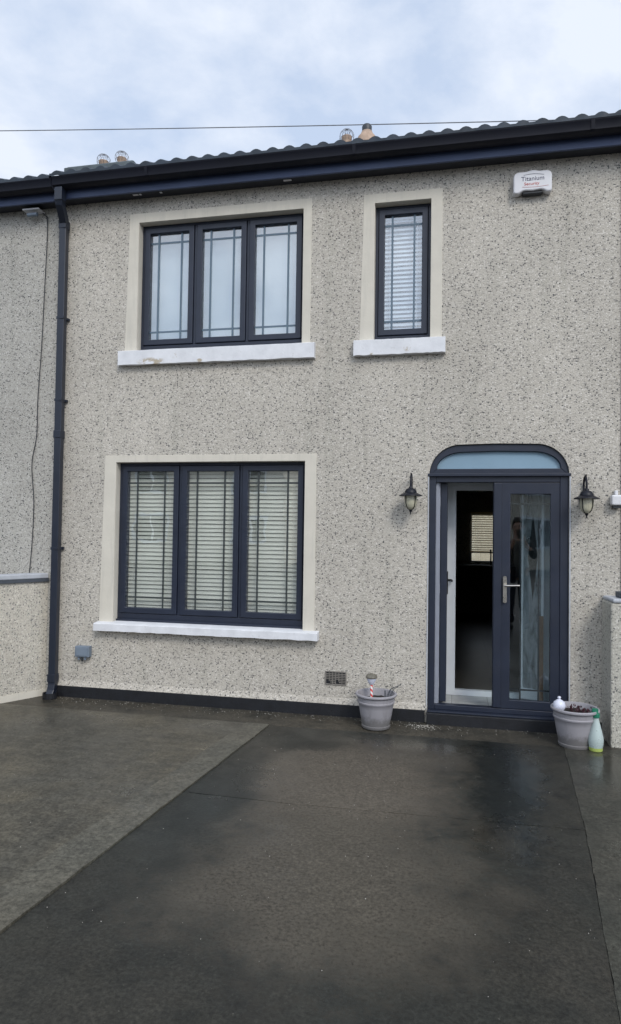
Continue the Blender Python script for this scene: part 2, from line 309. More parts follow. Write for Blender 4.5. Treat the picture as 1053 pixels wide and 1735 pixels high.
M['brick'] = plain('stack_body', (0.18, 0.16, 0.14), 0.9, 0.25, 10, bmp=0.4)
M['wire'] = plain('galvanised_wire', (0.12, 0.115, 0.12), 0.6, 0.1)
M['cowl'] = plain('dark_cowl', (0.03, 0.035, 0.04), 0.5, 0.2)
M['cable'] = plain('black_cable', (0.03, 0.032, 0.036), 0.6, 0.2)
M['cable_grey'] = plain('grey_cable', (0.20, 0.21, 0.23), 0.6, 0.2)
M['lantern'] = plain('black_lantern', (0.007, 0.008, 0.014), 0.45, 0.15, 12, spec=0.3)
M['lampglass'] = plain('ribbed_lamp_glass', (0.46, 0.44, 0.33), 0.25, 0.15, 30)
M['alarm'] = plain('white_alarm_plastic', (0.66, 0.66, 0.68), 0.4, 0.04)
M['navy_ink'] = plain('navy_ink', (0.02, 0.025, 0.07), 0.5, 0.0); M['red_ink'] = plain('red_ink', (0.45, 0.06, 0.04), 0.5, 0.0)
M['greybox'] = plain('grey_box', (0.16, 0.20, 0.25), 0.5, 0.1)
M['vent'] = plain('weathered_vent', (0.19, 0.175, 0.155), 0.8, 0.2, 20)
M['coping'] = plain('pale_coping', (0.42, 0.44, 0.47), 0.7, 0.15, 9, bmp=0.4)
M['darktrim'] = plain('dark_edge', (0.06, 0.07, 0.085), 0.6, 0.2)
M['bottle'] = plain('translucent_bottle', (0.52, 0.62, 0.60), 0.3, 0.04, tr=0.25)
M['liquid'] = plain('yellow_green_liquid', (0.42, 0.52, 0.13), 0.3, 0.05, tr=0.2)
M['green'] = plain('green_cap', (0.01, 0.16, 0.09), 0.35, 0.1)
M['ball'] = plain('white_ornament', (0.64, 0.66, 0.76), 0.35, 0.03)
M['candy'] = stripes('candy_stripes', (0.60, 0.06, 0.05), (0.75, 0.72, 0.70), 14)
M['plant'] = plain('dark_red_leaves', (0.055, 0.018, 0.025), 0.6, 0.4, 30)
M['twig'] = plain('dry_twig', (0.04, 0.05, 0.06), 0.8, 0.3, 30)
M['solar'] = plain('weathered_solar_cap', (0.13, 0.12, 0.095), 0.5, 0.3, 40)
M['opp_wall'] = plain('opposite_render', (0.74, 0.68, 0.56), 0.9, 0.1, 2); M['opp_roof'] = plain('opposite_roof', (0.05, 0.05, 0.055), 0.8, 0.2, 4)
M['garden'] = plain('rear_render', (0.72, 0.64, 0.48), 0.9, 0.1, 2)

# ---------------------------------------------------------------- mesh helpers
class MB:
    def __init__(s): s.bm = bmesh.new()
    def box(s, x0, x1, y0, y1, z0, z1, mtx=None):
        vs = [s.bm.verts.new(Vector((x, y, z)) if mtx is None else mtx @ Vector((x, y, z))) for x in (x0, x1) for y in (y0, y1) for z in (z0, z1)]
        for f in ((0, 1, 3, 2), (4, 6, 7, 5), (0, 4, 5, 1), (2, 3, 7, 6), (0, 2, 6, 4), (1, 5, 7, 3)): s.bm.faces.new([vs[i] for i in f])
        return s
    def ring(s, o, i, y0, y1):                  # rectangular ring in the xz plane: o, i = (x0, x1, z0, z1)
        V = lambda x, y, z: s.bm.verts.new((x, y, z))
        P = lambda r, y: [V(r[0], y, r[2]), V(r[1], y, r[2]), V(r[1], y, r[3]), V(r[0], y, r[3])]
        a, b, c, d = P(o, y0), P(i, y0), P(o, y1), P(i, y1)
        for k in range(4):
            n = (k+1) % 4
            for q in ((a[k], a[n], b[n], b[k]), (c[k], d[k], d[n], c[n]), (a[k], c[k], c[n], a[n]), (b[k], b[n], d[n], d[k])): s.bm.faces.new(q)
        return s
    def prism(s, pts, y0, y1, axis='y'):        # outline extruded along an axis; pts are (x, z) for y, (y, z) for x, (x, y) for z
        mk = {'y': lambda p, t: (p[0], t, p[1]), 'x': lambda p, t: (t, p[0], p[1]), 'z': lambda p, t: (p[0], p[1], t)}[axis]
        a = [s.bm.verts.new(mk(p, y0)) for p in pts]; b = [s.bm.verts.new(mk(p, y1)) for p in pts]
        s.bm.faces.new(a); s.bm.faces.new(b[::-1])
        for k in range(len(pts)):
            n = (k+1) % len(pts); s.bm.faces.new((a[k], b[k], b[n], a[n]))
        return s
    def bandprism(s, outer, inner, y0, y1, close=True):   # ring between two outlines with the same count
        n = len(outer); A = [[s.bm.verts.new((p[0], y, p[1])) for p in L] for L, y in ((outer, y0), (inner, y0), (outer, y1), (inner, y1))]
        for k in range(n if close else n-1):
            m = (k+1) % n
            for q in ((A[0][k], A[0][m], A[1][m], A[1][k]), (A[2][k], A[3][k], A[3][m], A[2][m]), (A[0][k], A[2][k], A[2][m], A[0][m]), (A[1][k], A[1][m], A[3][m], A[3][k])): s.bm.faces.new(q)
        if not close:
            for k in (0, n-1): s.bm.faces.new((A[0][k], A[1][k], A[3][k], A[2][k]))
        return s
    def tube(s, pts, r, n=10, cap=True, ph=0.0):
        pts = [Vector(p) for p in pts]; rs = r if isinstance(r, (list, tuple)) else [r]*len(pts); rings = []
        ref = None
        for i, p in enumerate(pts):
            d = (pts[min(i+1, len(pts)-1)]-pts[max(i-1, 0)]).normalized()
            if ref is None: ref = Vector((1, 0, 0)) if abs(d.x) < 0.9 else Vector((0, 1, 0))
            a = (ref - d*ref.dot(d)).normalized(); ref = a; b = d.cross(a)
            rings.append([s.bm.verts.new(p + (a*math.cos(2*math.pi*k/n+ph)+b*math.sin(2*math.pi*k/n+ph))*rs[i]) for k in range(n)])
        for A, B in zip(rings, rings[1:]):
            for k in range(n): s.bm.faces.new((A[k], A[(k+1) % n], B[(k+1) % n], B[k]))
        if cap: s.bm.faces.new(rings[0][::-1]); s.bm.faces.new(rings[-1])
        return s
    def lathe(s, prof, c=(0, 0, 0), n=40, close=False):    # prof: (r, z)
        rings = []
        for r, z in prof:
            if r < 1e-5: rings.append([s.bm.verts.new((c[0], c[1], c[2]+z))])
            else: rings.append([s.bm.verts.new((c[0]+r*math.cos(2*math.pi*k/n), c[1]+r*math.sin(2*math.pi*k/n), c[2]+z)) for k in range(n)])
        for A, B in zip(rings, rings[1:]):
            for k in range(n):
                q = (k+1) % n
                if len(A) == 1: s.bm.faces.new((A[0], B[q], B[k]))
                elif len(B) == 1: s.bm.faces.new((A[k], A[q], B[0]))
                else: s.bm.faces.new((A[k], A[q], B[q], B[k]))
        return s
    def build(s, name, mat, parent=None, smooth=False, bevel=0.0, seg=2):
        bmesh.ops.recalc_face_normals(s.bm, faces=s.bm.faces)
        me = bpy.data.meshes.new(name); s.bm.to_mesh(me); s.bm.free()
        me.materials.append(M[mat] if isinstance(mat, str) else mat)
        if smooth:
            for p in me.polygons: p.use_smooth = True
            me.set_sharp_from_angle(angle=R(40))
        o = bpy.data.objects.new(name, me); col.objects.link(o)
        if parent is not None:
            o.parent = parent; o.matrix_parent_inverse = world_of(parent).inverted()
        if bevel:
            b = o.modifiers.new('bevel', 'BEVEL'); b.width = bevel; b.segments = seg; b.limit_method = 'ANGLE'; b.angle_limit = R(40)
        return o
def world_of(o):
    m = Matrix.LocRotScale(o.location, o.rotation_euler, o.scale)
    return (world_of(o.parent) @ o.matrix_parent_inverse @ m) if o.parent else m
def tag(o, label=None, cat=None, group=None, kind=None):
    for k, v in (('label', label), ('category', cat), ('group', group), ('kind', kind)):
        if v: o[k] = v
    return o
def empty(name, loc, label, cat, group=None):
    o = bpy.data.objects.new(name, None); col.objects.link(o); o.location = loc; o.empty_display_size = 0.1
    return tag(o, label, cat, group)
def struct(name, mb, mat, **k): return tag(mb.build(name, mat, **k), kind='structure')

# ---------------------------------------------------------------- ground
struct('ground', MB().prism([(-300, -300), (300, -300), (300, 300), (-300, 300)], -0.4, -0.0065, 'z'), 'ground')
def sheet(name, pts, z1, mat, z0=-0.06, j=0.0018):
    rnd = random.Random(name); out = []
    for a, b in zip(pts, pts[1:]+pts[:1]):
        a, b = Vector(a), Vector(b); n = max(1, int((b-a).length/0.035)); nr = Vector((-(b-a).y, (b-a).x)).normalized(); w = 0
        for k in range(n):
            w = w*0.7+rnd.uniform(-j, j)*(0.6 if rnd.random() < 0.85 else 2.2)
            out.append(tuple(a+(b-a)*k/n+(nr*w if k else Vector((0, 0)))))
    return struct(name, MB().prism(out, z0, z1, 'z'), mat)
sheet('concrete_strip', [(-5.2, -0.375), (-1.42, -0.405), (-1.40, -0.395), (0.55, -0.385), (1.9, -0.38), (1.9, 0.10), (-5.2, 0.10)], -0.0035, 'rearstrip')
sheet('pale_slab', [(-5.2, -0.38), (-1.60, -0.41), (-1.90, -3.18), (-2.25, -6.5), (-5.2, -6.5)], 0.006, 'slab')
sheet('slab_edge_band', [(-1.60, -0.41), (-1.41, -0.41), (-1.665, -3.18), (-1.96, -6.5), (-2.25, -6.5), (-1.90, -3.18)], 0.009, 'band')
sheet('dark_slab', [(-1.407, -0.41), (0.80, -0.40), (0.69, -1.787), (-0.9, -1.826), (-1.536, -1.81)], 0.001, 'drive')
sheet('dark_slab_front', [(-1.537, -1.8145), (-0.9, -1.8295), (0.6885, -1.7905), (0.52, -3.3), (0.35, -6.5), (-1.955, -6.5), (-1.66, -3.18)], 0.0008, 'drive')
sheet('side_path', [(0.801, -0.39), (1.9, -0.38), (1.9, -6.5), (0.351, -6.5), (0.521, -3.3), (0.6905, -1.79)], 0.004, 'path')

# ---------------------------------------------------------------- house shell
ZT = 4.72
D0, D1, DS, DT = -0.195, 0.896, 2.015, 2.264           # door opening
def wall_mesh(x0, x1, z0, z1, holes, y0=0.0, y1=0.25):
    xs = sorted({x0, x1} | {h[k] for h in holes for k in (0, 1)}); zs = sorted({z0, z1} | {h[k] for h in holes for k in (2, 3)})
    mb = MB(); bm = mb.bm; V = {}
    def v(x, z):
        if (x, z) not in V: V[(x, z)] = bm.verts.new((x, y0, z))
        return V[(x, z)]
    for i in range(len(xs)-1):
        for j in range(len(zs)-1):
            cx_, cz_ = (xs[i]+xs[i+1])/2, (zs[j]+zs[j+1])/2
            if any(h[0] < cx_ < h[1] and h[2] < cz_ < h[3] for h in holes): continue
            bm.faces.new((v(xs[i], zs[j]), v(xs[i+1], zs[j]), v(xs[i+1], zs[j+1]), v(xs[i], zs[j+1])))
    r = bmesh.ops.extrude_face_region(bm, geom=list(bm.faces))
    for e in r['geom']:
        if isinstance(e, bmesh.types.BMVert): e.co.y = y1
    return mb
def arch_pts(x0, x1, zb, zt, rx, rz, crown=0.0, n=14, zs=None):
    """outline from the lower left up over the flat arch to the lower right (no bottom edge)"""
    zs = zt-rz if zs is None else zs; P = [(x0, zb)]
    for k in range(n+1):
        a = math.pi - k/n*math.pi/2; P.append((x0+rx+rx*math.cos(a), zs+rz*math.sin(a)))
    P.append(((x0+x1)/2, zt+crown))
    for k in range(n+1):
        a = math.pi/2 - k/n*math.pi/2; P.append((x1-rx+rx*math.cos(a), zs+rz*math.sin(a)))
    P.append((x1, zb)); return P

house = empty('terraced_house', (-1.17, 0, 0), 'grey pebble-dashed terraced house with dark navy windows and an arched double door', 'house')
WINS = {'up': (-2.83, -1.29, 3.15, 4.332), 'sm': (-0.67, -0.20, 3.142, 4.323), 'lo': (-3.005, -1.245, 0.69, 2.14)}
holes = [(x0-.02, x1+.02, z0-.02, z1+.02) for x0, x1, z0, z1 in WINS.values()]
wm = wall_mesh(-3.62, 1.28, 0.098, ZT, holes + [(D0, D1, -1, 2.29)])
# curved corners over the door
arc = [p for p in arch_pts(D0, D1, DS, DT, 0.25, DT-DS, 0.006)][1:-1]
half = len(arc)//2
for pts in (arc[:half+1] + [((D0+D1)/2, 2.2902), (D0-0.0, 2.2902)], arc[half:] + [(D1, 2.2902), ((D0+D1)/2, 2.2902)]):
    wm.prism(pts, 0.0, 0.25)
for x in (-3.62, 1.08):                                 # side walls and back wall with the kitchen window
    wm.box(x, x+0.2, 0.251, 6.8, 0.098, ZT)
wm2 = wall_mesh(-3.62, 1.28, 0.0, ZT, [(0.30, 0.98, 1.0, 1.90)], 6.801, 7.05)
wall = wm.build('wall', 'dash', house); wm2.build('rear_wall', 'dash_cream', house)
MB().box(-3.62, -0.215, -0.018, 0.2, -0.02, 0.096).box(0.916, 1.28, -0.018, 0.2, -0.02, 0.096).build('plinth', 'plinth', house, bevel=0.004)
# bell-cast drip where the dash stops above the plinth
mb = MB()
for a, b in ((-3.62, -0.2), (0.9, 1.28)): mb.prism([(-0.018, 0.098), (0.0, 0.098), (0.0, 0.15), (-0.004, 0.14)], a, b, 'x')
mb.build('render_stop', 'dash', house)
# floors and partitions inside
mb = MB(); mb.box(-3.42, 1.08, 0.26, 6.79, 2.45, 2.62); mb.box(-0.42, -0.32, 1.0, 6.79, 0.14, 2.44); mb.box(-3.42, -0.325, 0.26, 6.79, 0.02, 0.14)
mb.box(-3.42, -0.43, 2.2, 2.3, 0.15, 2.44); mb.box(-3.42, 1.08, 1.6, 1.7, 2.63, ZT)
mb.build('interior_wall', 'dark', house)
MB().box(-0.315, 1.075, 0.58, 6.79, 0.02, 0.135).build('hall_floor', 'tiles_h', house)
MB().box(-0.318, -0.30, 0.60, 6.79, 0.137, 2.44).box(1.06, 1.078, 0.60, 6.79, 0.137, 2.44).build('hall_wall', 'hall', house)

# ---------------------------------------------------------------- windows
def window(parent, x0, x1, z0, z1, n, surround, sill, bars='bar', cill=0.055, y=0.078, all_bars=True):
    y1 = y+0.065
    w = MB(); t = 0.024
    w.ring((x0, x1, z0, z1), (x0+t, x1-t, z0+cill+0.02, z1-t), y, y1)
    w.box(x0+0.002, x1-0.002, y-0.03, y-0.0005, z0+0.001, z0+0.028)
    cw = (x1-x0-2*t)/n
    for k in range(1, n): w.box(x0+t+k*cw-0.012, x0+t+k*cw+0.012, y+0.004, y1-0.003, z0+cill+0.0205, z1-t-0.0005)
    win = w.build('window', 'anthracite', parent, bevel=0.003)
    for k in range(n):
        a, b = x0+t+k*cw+(0.012 if k else 0), x0+t+(k+1)*cw-(0.012 if k < n-1 else 0)
        a += 0.003; b -= 0.003; c, d = z0+cill+0.024, z1-t-0.003; s = 0.050
        MB().ring((a, b, c, d), (a+s, b-s, c+s, d-s), y-0.010, y+0.052).build('casement', 'anthracite', win, bevel=0.005, seg=3)
        ga, gb, gc, gd = a+s, b-s, c+s, d-s
        MB().box(ga+0.0005, gb-0.0005, y+0.020, y+0.0245, gc+0.0005, gd-0.0005).build('pane', 'glass', win)
        g = MB(); gw, gh, q = gb-ga, gd-gc, 0.0080
        for fx in (0.205, 0.795): g.box(ga+gw*fx-q, ga+gw*fx+q, y+0.0130, y+0.0163, gc+0.001, gd-0.001)
        for fz in (0.075, 0.915): g.box(ga+0.001, gb-0.001, y+0.0165, y+0.0195, gc+gh*fz-q, gc+gh*fz+q)
        g.build('glazing_bar', bars, win)
    l, r_, tp = surround
    s = MB()
    o = (x0-l, x1+r_, z0-0.015, z1+tp)
    s.bandprism([(x0-l-0.02, sill[2]), (x1+r_, sill[2]), (x1+r_-0.002, z1+tp), (x0-l+0.006, z1+tp)], [(x0, z0-0.0), (x1, z0-0.0), (x1, z1), (x0, z1)], -0.0035, 0.008)
    s.ring((x0-0.02, x1+0.02, z0-0.02, z1+0.02), (x0, x1, z0, z1), 0.0085, 0.15)
    s.build('surround', 'plaster', win, bevel=0.003)
    sx0, sx1, sz1, sz0, pr = sill
    sb = MB(); N = 26
    rnd = random.Random(int(sx0*100))
    # slightly uneven hand-painted sill
    top, bot = [], []
    rows = []
    for k in range(N+1):
        x = sx0+(sx1-sx0)*k/N; j = lambda a: rnd.uniform(-a, a)
        rows.append([sb.bm.verts.new(p) for p in ((x, 0.0, sz0+j(.002)), (x, -pr+j(.002), sz0+j(.0035)), (x, -pr+j(.002), sz1+j(.002)), (x, -pr+0.012, sz1+0.006+j(.001)), (x, 0.0, sz1+0.012), (x, 0.049, sz1+0.016))])
    for A, B in zip(rows, rows[1:]):
        for q in range(5): sb.bm.faces.new((A[q], A[q+1], B[q+1], B[q]))
    for A in (rows[0], rows[-1]): sb.bm.faces.new(A)
    sb.build('sill', 'sill', win, smooth=True)
    return win
window(house, *WINS['up'], 3, (0.098, 0.075, 0.086), (-2.985, -1.168, 3.142, 3.018, 0.055), 'bar_blue', cill=0.048)
window(house, *WINS['sm'], 1, (0.100, 0.095, 0.080), (-0.832, -0.074, 3.142, 3.018, 0.055), 'bar_blue', cill=0.045)
window(house, *WINS['lo'], 3, (0.118, 0.102, 0.062), (-3.150, -1.100, 0.684, 0.625, 0.085), 'bar', cill=0.058)

# blinds hang behind the glass : things of their own
def venetian(x0, x1, z0, z1, y, mat, label, pitch=0.0375, tilt=62, chord=0.037, wav=0.0, head=0.03):
    b = empty('venetian_blind', ((x0+x1)/2, y, z0), label, 'blind', 'venetian blinds in the windows')
    MB().box(x0, x1, y-0.02, y+0.02, z1-head, z1).build('headrail', mat, b)
    m = MB(); z = z1-head-0.02; ca, sa = math.cos(R(tilt)), math.sin(R(tilt)); rnd = random.Random(3)
    while z > z0+0.02:
        t = rnd.uniform(-0.0016, 0.0016); prev = None
        for k in range(9):
            x = x0+(x1-x0)*k/8; dz = t+rnd.uniform(-wav, wav)
            pts = [m.bm.verts.new((x, y+u*ca*chord-0.003*(1-4*u*u)*sa, z+dz+u*sa*chord)) for u in (-0.5, 0, 0.5)]
            if prev:
                for q in range(2): m.bm.faces.new((prev[q], prev[q+1], pts[q+1], pts[q]))
            prev = pts
        z -= pitch
    m.build('slat', mat, b, smooth=True)
    m = MB(); m.box(x0, x1, y-0.012, y+0.012, z0, z0+0.018); m.build('bottom_rail', mat, b)
    for k in range(2):
        x = x0+0.09+(x1-x0-0.18)*k; MB().tube([(x, y-0.018, z0), (x, y-0.018, z1-0.02)], 0.0012, 5).build('cord', mat, b)
    return b
a = WINS['lo']; cw = (a[1]-a[0])/3
for k, lab in enumerate(('white slatted blind in the left pane of the ground-floor window', 'white slatted blind in the middle pane of the ground-floor window', 'white slatted blind in the right pane of the ground-floor window nearest the door')):
    venetian(a[0]+cw*k+0.035, a[0]+cw*(k+1)-0.035, a[2]+0.06, a[3]-0.03, 0.150, 'blind', lab, wav=0.0009)
a = WINS['sm']; venetian(a[0]+0.03, a[1]-0.03, a[2]+0.05, a[3]-0.03, 0.150, 'blind_blue', 'pale blue slatted blind in the narrow upstairs window', 0.0375, 55, 0.034, head=0.05)
a = WINS['up']; cw = (a[1]-a[0])/3
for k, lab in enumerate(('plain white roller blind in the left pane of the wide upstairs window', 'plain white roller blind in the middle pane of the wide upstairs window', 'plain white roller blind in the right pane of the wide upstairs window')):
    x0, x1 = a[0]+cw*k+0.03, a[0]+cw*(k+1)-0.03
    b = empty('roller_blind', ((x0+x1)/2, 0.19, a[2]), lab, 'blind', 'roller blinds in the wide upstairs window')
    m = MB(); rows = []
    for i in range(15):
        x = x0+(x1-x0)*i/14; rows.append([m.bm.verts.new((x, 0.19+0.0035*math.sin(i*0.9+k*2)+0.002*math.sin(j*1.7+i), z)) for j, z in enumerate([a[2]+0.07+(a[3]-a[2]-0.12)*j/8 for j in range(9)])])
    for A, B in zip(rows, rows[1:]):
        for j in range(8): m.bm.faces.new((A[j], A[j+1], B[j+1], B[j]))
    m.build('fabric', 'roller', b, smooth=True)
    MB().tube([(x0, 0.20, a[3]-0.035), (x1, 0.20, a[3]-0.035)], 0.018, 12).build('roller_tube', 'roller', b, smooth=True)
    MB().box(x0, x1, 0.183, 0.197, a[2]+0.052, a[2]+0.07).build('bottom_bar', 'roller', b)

# ---------------------------------------------------------------- the double door in its arched frame
FY = 0.018
fr = MB()
oo = arch_pts(D0, D1, DS, DT-0.004, 0.25, DT-0.004-DS, 0.006); ii = arch_pts(D0+0.062, D1-0.062, 2.068, DT-0.060, 0.215, 0.128, 0.006)
fr.bandprism(oo, ii, FY, FY+0.07, close=False)                                  # arched head
fr.box(D0, D0+0.054, FY+0.002, FY+0.075, 0.102, 2.0145); fr.box(D1-0.066, D1, FY+0.002, FY+0.075, 0.102, 2.0145)
fr.box(D0+0.0545, D1-0.0665, FY+0.004, FY+0.073, 1.957, 2.012)
fr.box(D0+0.0002, D1-0.0002, FY+0.004, FY+0.068, 2.0150, 2.0675)
fr.box(D0+0.0545, D1-0.0665, FY+0.004, FY+0.073, 0.102, 0.142)
for bx0, bx1 in ((D0-0.010, D0-0.0005), (D1+0.0005, D1+0.010)): MB().box(bx0, bx1, -0.005, 0.03, 0.10, 2.0).build('edge_bead', 'coping', house)
door_frame = fr.build('door_frame', 'anthracite', house, bevel=0.004)
MB().box(D0-0.012, D1+0.012, FY-0.026, FY-0.0005, 2.004, 2.028).build('drip_bar', 'anthracite', door_frame, bevel=0.003)
MB().prism(arch_pts(D0+0.063, D1-0.063, 2.069, DT-0.061, 0.215, 0.128, 0.006), FY+0.030, FY+0.036).build('fanlight', 'fanlight', door_frame)
MB().box(D0-0.004, D1+0.004, -0.055, 0.09, -0.02, 0.088).build('door_step', 'plinth', house, bevel=0.006)
MB().box(D0, D1, -0.035, 0.09, 0.0885, 0.1015).build('threshold', 'anthracite', door_frame, bevel=0.003)

def leaf(width, name='door'):
    """door leaf, origin on the hinge at its foot, running to +x, outer face towards -y"""
    d = MB().ring((0, width, 0, 1.806), (0.085, width-0.105 if width > 0 else 0, 0.07, 1.71), 0.0, 0.055)
    return d
# fixed right leaf
x0, x1, z0, z1 = 0.318, D1-0.0665, 0.145, 1.955
d = MB(); d.ring((x0, x1, z0, z1), (0.452, 0.760, 0.213, 1.862), FY+0.008, FY+0.064)
d.box(x0+0.004, 0.382, FY-0.006, FY+0.0075, z0+0.004, z1-0.004)
door = d.build('door', 'anthracite', house, bevel=0.004)
MB().box(0.4525, 0.7595, FY+0.030, FY+0.036, 0.2135, 1.8615).build('pane', 'glass_door', door)
g = MB()
for x in (0.535, 0.675): g.box(x-0.0065, x+0.0065, FY+0.038, FY+0.042, 0.2135, 1.8615)
for z in (0.292, 1.785): g.box(0.4525, 0.7595, FY+0.0425, FY+0.046, z-0.0065, z+0.0065)
g.build('glazing_bar', 'gasket', door)
h = MB()
P = [(0.398+0.012*math.cos(a)+(0.0), (1.19 if math.sin(a) > 0 else 1.00)+0.012*math.sin(a)) for a in [k*math.pi/8 for k in range(16)]]
h.prism([(0.410+(p[0]-0.398)*1.25, p[1]) for p in P], FY-0.006-0.012, FY-0.0065)
h.tube([(0.412, FY-0.016, 1.128), (0.412, FY-0.055, 1.128), (0.425, FY-0.062, 1.128), (0.520, FY-0.058, 1.132)], [0.009, 0.009, 0.0085, 0.0075], 12)
h.build('handle', 'metal', door, smooth=True)
# left leaf, swung fully inwards
d = MB(); YL = FY+0.075
d.ring((YL+0.004, YL+0.43, 0.148, 1.955), (YL+0.09, YL+0.345, 0.22, 1.862), -0.104, -0.048)
for v in d.bm.verts: v.co = Vector((v.co.y, v.co.x, v.co.z))
od = d.build('door', 'anthracite', house, bevel=0.004)
MB().box(-0.080, -0.074, YL+0.0905, YL+0.3445, 0.2205, 1.8615).build('pane', 'glass_door', od)
h = MB(); h.box(-0.047, -0.040, YL+0.385, YL+0.409, 1.0, 1.2); h.tube([(-0.040, YL+0.397, 1.125), (-0.008, YL+0.397, 1.125), (-0.006, YL+0.30, 1.122)], 0.008, 10)
h.build('handle', 'gasket', od, smooth=True)
for z in (0.30, 1.08, 1.80): MB().tube([(-0.112, YL-0.002, z-0.04), (-0.112, YL-0.002, z+0.04)], 0.007, 8).build('hinge', 'white', od)
# white inner face of the outer frame, its shade painted in as grey-blue
m = MB(); m.box(-0.1405, -0.106, FY+0.045, FY+0.074, 0.1425, 1.9565); m.box(-0.1405, -0.118, FY+0.030, FY+0.0445, 0.1425, 1.9565)
m.build('frame_lining', 'greywhite', door_frame, bevel=0.002)
# porch behind it
m = MB(); m.box(-0.30, -0.16, 0.26, 0.58, 0.1, 2.3); m.box(0.875, 1.07, 0.26, 0.58, 0.1, 2.3); m.box(-0.30, 1.07, 0.12, 0.60, 2.02, 2.44)
m.box(-0.1945, -0.165, 0.094, 0.2595, 0.1, 2.02); m.box(0.872, 0.8955, 0.094, 0.2595, 0.1, 2.02)
m.build('porch_wall', 'whitewall', house)
MB().box(-0.194, 0.8955, 0.091, 0.60, -0.01, 0.112).build('porch_floor', 'tiles_p', house)
m = MB(); m.ring((-0.159, 0.874, 0.1125, 2.019), (0.026, 0.775, 0.160, 1.920), 0.50, 0.56)
inner = m.build('inner_door_frame', 'white', house, bevel=0.004)
for z in (0.52, 0.845): MB().box(0.845, 0.8715, 0.12, 0.482, z-0.012, z+0.012).build('dado_rail', 'white', house, bevel=0.003)
MB().box(0.860, 0.8715, 0.12, 0.482, 0.115, 0.50).build('dado_panel', 'white', house, bevel=0.003)
# etched inner door standing half open
T = Matrix.Translation((0.752, 0.30, 0)) @ Matrix.Rotation(R(180-30), 4, 'Z')
m = MB(); m.ring((0.0, 0.20, 0.15, 1.99), (0.022, 0.182, 0.24, 1.95), -0.018, 0.018)
idoor = m.build('inner_door', 'white', house, bevel=0.003); idoor.matrix_basis = T; idoor.matrix_parent_inverse = world_of(house).inverted()
def under(o, parent):
    o.parent = parent; o.matrix_parent_inverse = Matrix.Identity(4)
m = MB(); m.box(-0.0795, 0.0795, -0.004, 0.004, 0.2405, 1.9495); p_ = m.build('etched_pane', 'etched'); p_.location = (0.102, 0, 0); under(p_, idoor)
m = MB(); m.box(0.0, 0.034, 0.0185, 0.024, 0.16, 0.86); under(m.build('oak_edge', 'oak'), idoor)

# kitchen window at the far end of the hall
m = MB(); m.ring((0.30, 0.98, 1.0, 1.90), (0.335, 0.945, 1.04, 1.86), 6.84, 6.90); m.box(0.335, 0.945, 6.85, 6.89, 1.18, 1.205)
kw = m.build('kitchen_window', 'whitewall', house); MB().box(0.336, 0.944, 6.865, 6.870, 1.041, 1.859).build('pane', 'glass', kw)
venetian(0.31, 0.97, 1.20, 1.92, 6.76, 'blind_sun', 'cream slatted blind half lowered in the kitchen window beyond the dark hall', 0.042, 22, 0.040)
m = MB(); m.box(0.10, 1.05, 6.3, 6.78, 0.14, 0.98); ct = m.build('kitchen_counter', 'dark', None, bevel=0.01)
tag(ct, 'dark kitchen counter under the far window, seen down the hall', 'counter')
t = empty('tap', (0.66, 6.6, 0.98), 'dark curved tap outlined against the kitchen window', 'tap')
MB().tube([(0.66, 6.62, 0.98), (0.66, 6.62, 1.20), (0.655, 6.58, 1.245), (0.65, 6.52, 1.25), (0.648, 6.48, 1.21)], 0.012, 8).build('spout', 'cowl', t, smooth=True)
MB().tube([(0.66, 6.62, 1.03), (0.71, 6.60, 1.05)], 0.009, 8).build('lever', 'cowl', t, smooth=True)
gw = MB().box(-8, 10, 15.0, 15.2, -0.02, 3.2).build('garden_wall', 'garden'); tag(gw, 'cream rear garden wall glimpsed through the kitchen window', 'wall')

# ---------------------------------------------------------------- eaves, gutter, roof
def eaves(parent, x0, x1, dz=0.0, side=1):
    fa = MB().box(x0, x1, -0.150, -0.128, 4.540+dz, 4.735+dz).build('fascia', 'fascia', parent, bevel=0.002)
    MB().box(x0, x1, -0.1275, 0.0, 4.556+dz, 4.566+dz).build('soffit', 'soffit', parent)
    P = [(-.1505, 4.702), (-.1505, 4.625), (-.165, 4.610), (-.185, 4.602), (-.215, 4.603), (-.240, 4.612), (-.254, 4.62), (-.262, 4.675), (-.268, 4.682), (-.270, 4.692), (-.262, 4.697),
         (-.256, 4.690), (-.248, 4.63), (-.236, 4.618), (-.213, 4.610), (-.186, 4.609), (-.166, 4.617), (-.155, 4.63), (-.155, 4.702)]
    gu = MB().prism([(y, z+dz) for y, z in P], x0, x1, 'x').build('gutter', 'gutter', parent, smooth=True)
    x = x0+0.9
    while x < x1-0.2:
        Q = [(-.1515, 4.698), (-.1515, 4.621), (-.167, 4.606), (-.186, 4.598), (-.217, 4.599), (-.243, 4.608), (-.258, 4.62), (-.273, 4.694), (-.262, 4.701), (-.252, 4.63), (-.236, 4.62), (-.16, 4.63)]
        MB().prism([(y-0.0005, z+dz) for y, z in Q], x, x+0.028, 'x').build('gutter_union', 'gutter', gu); x += 1.83
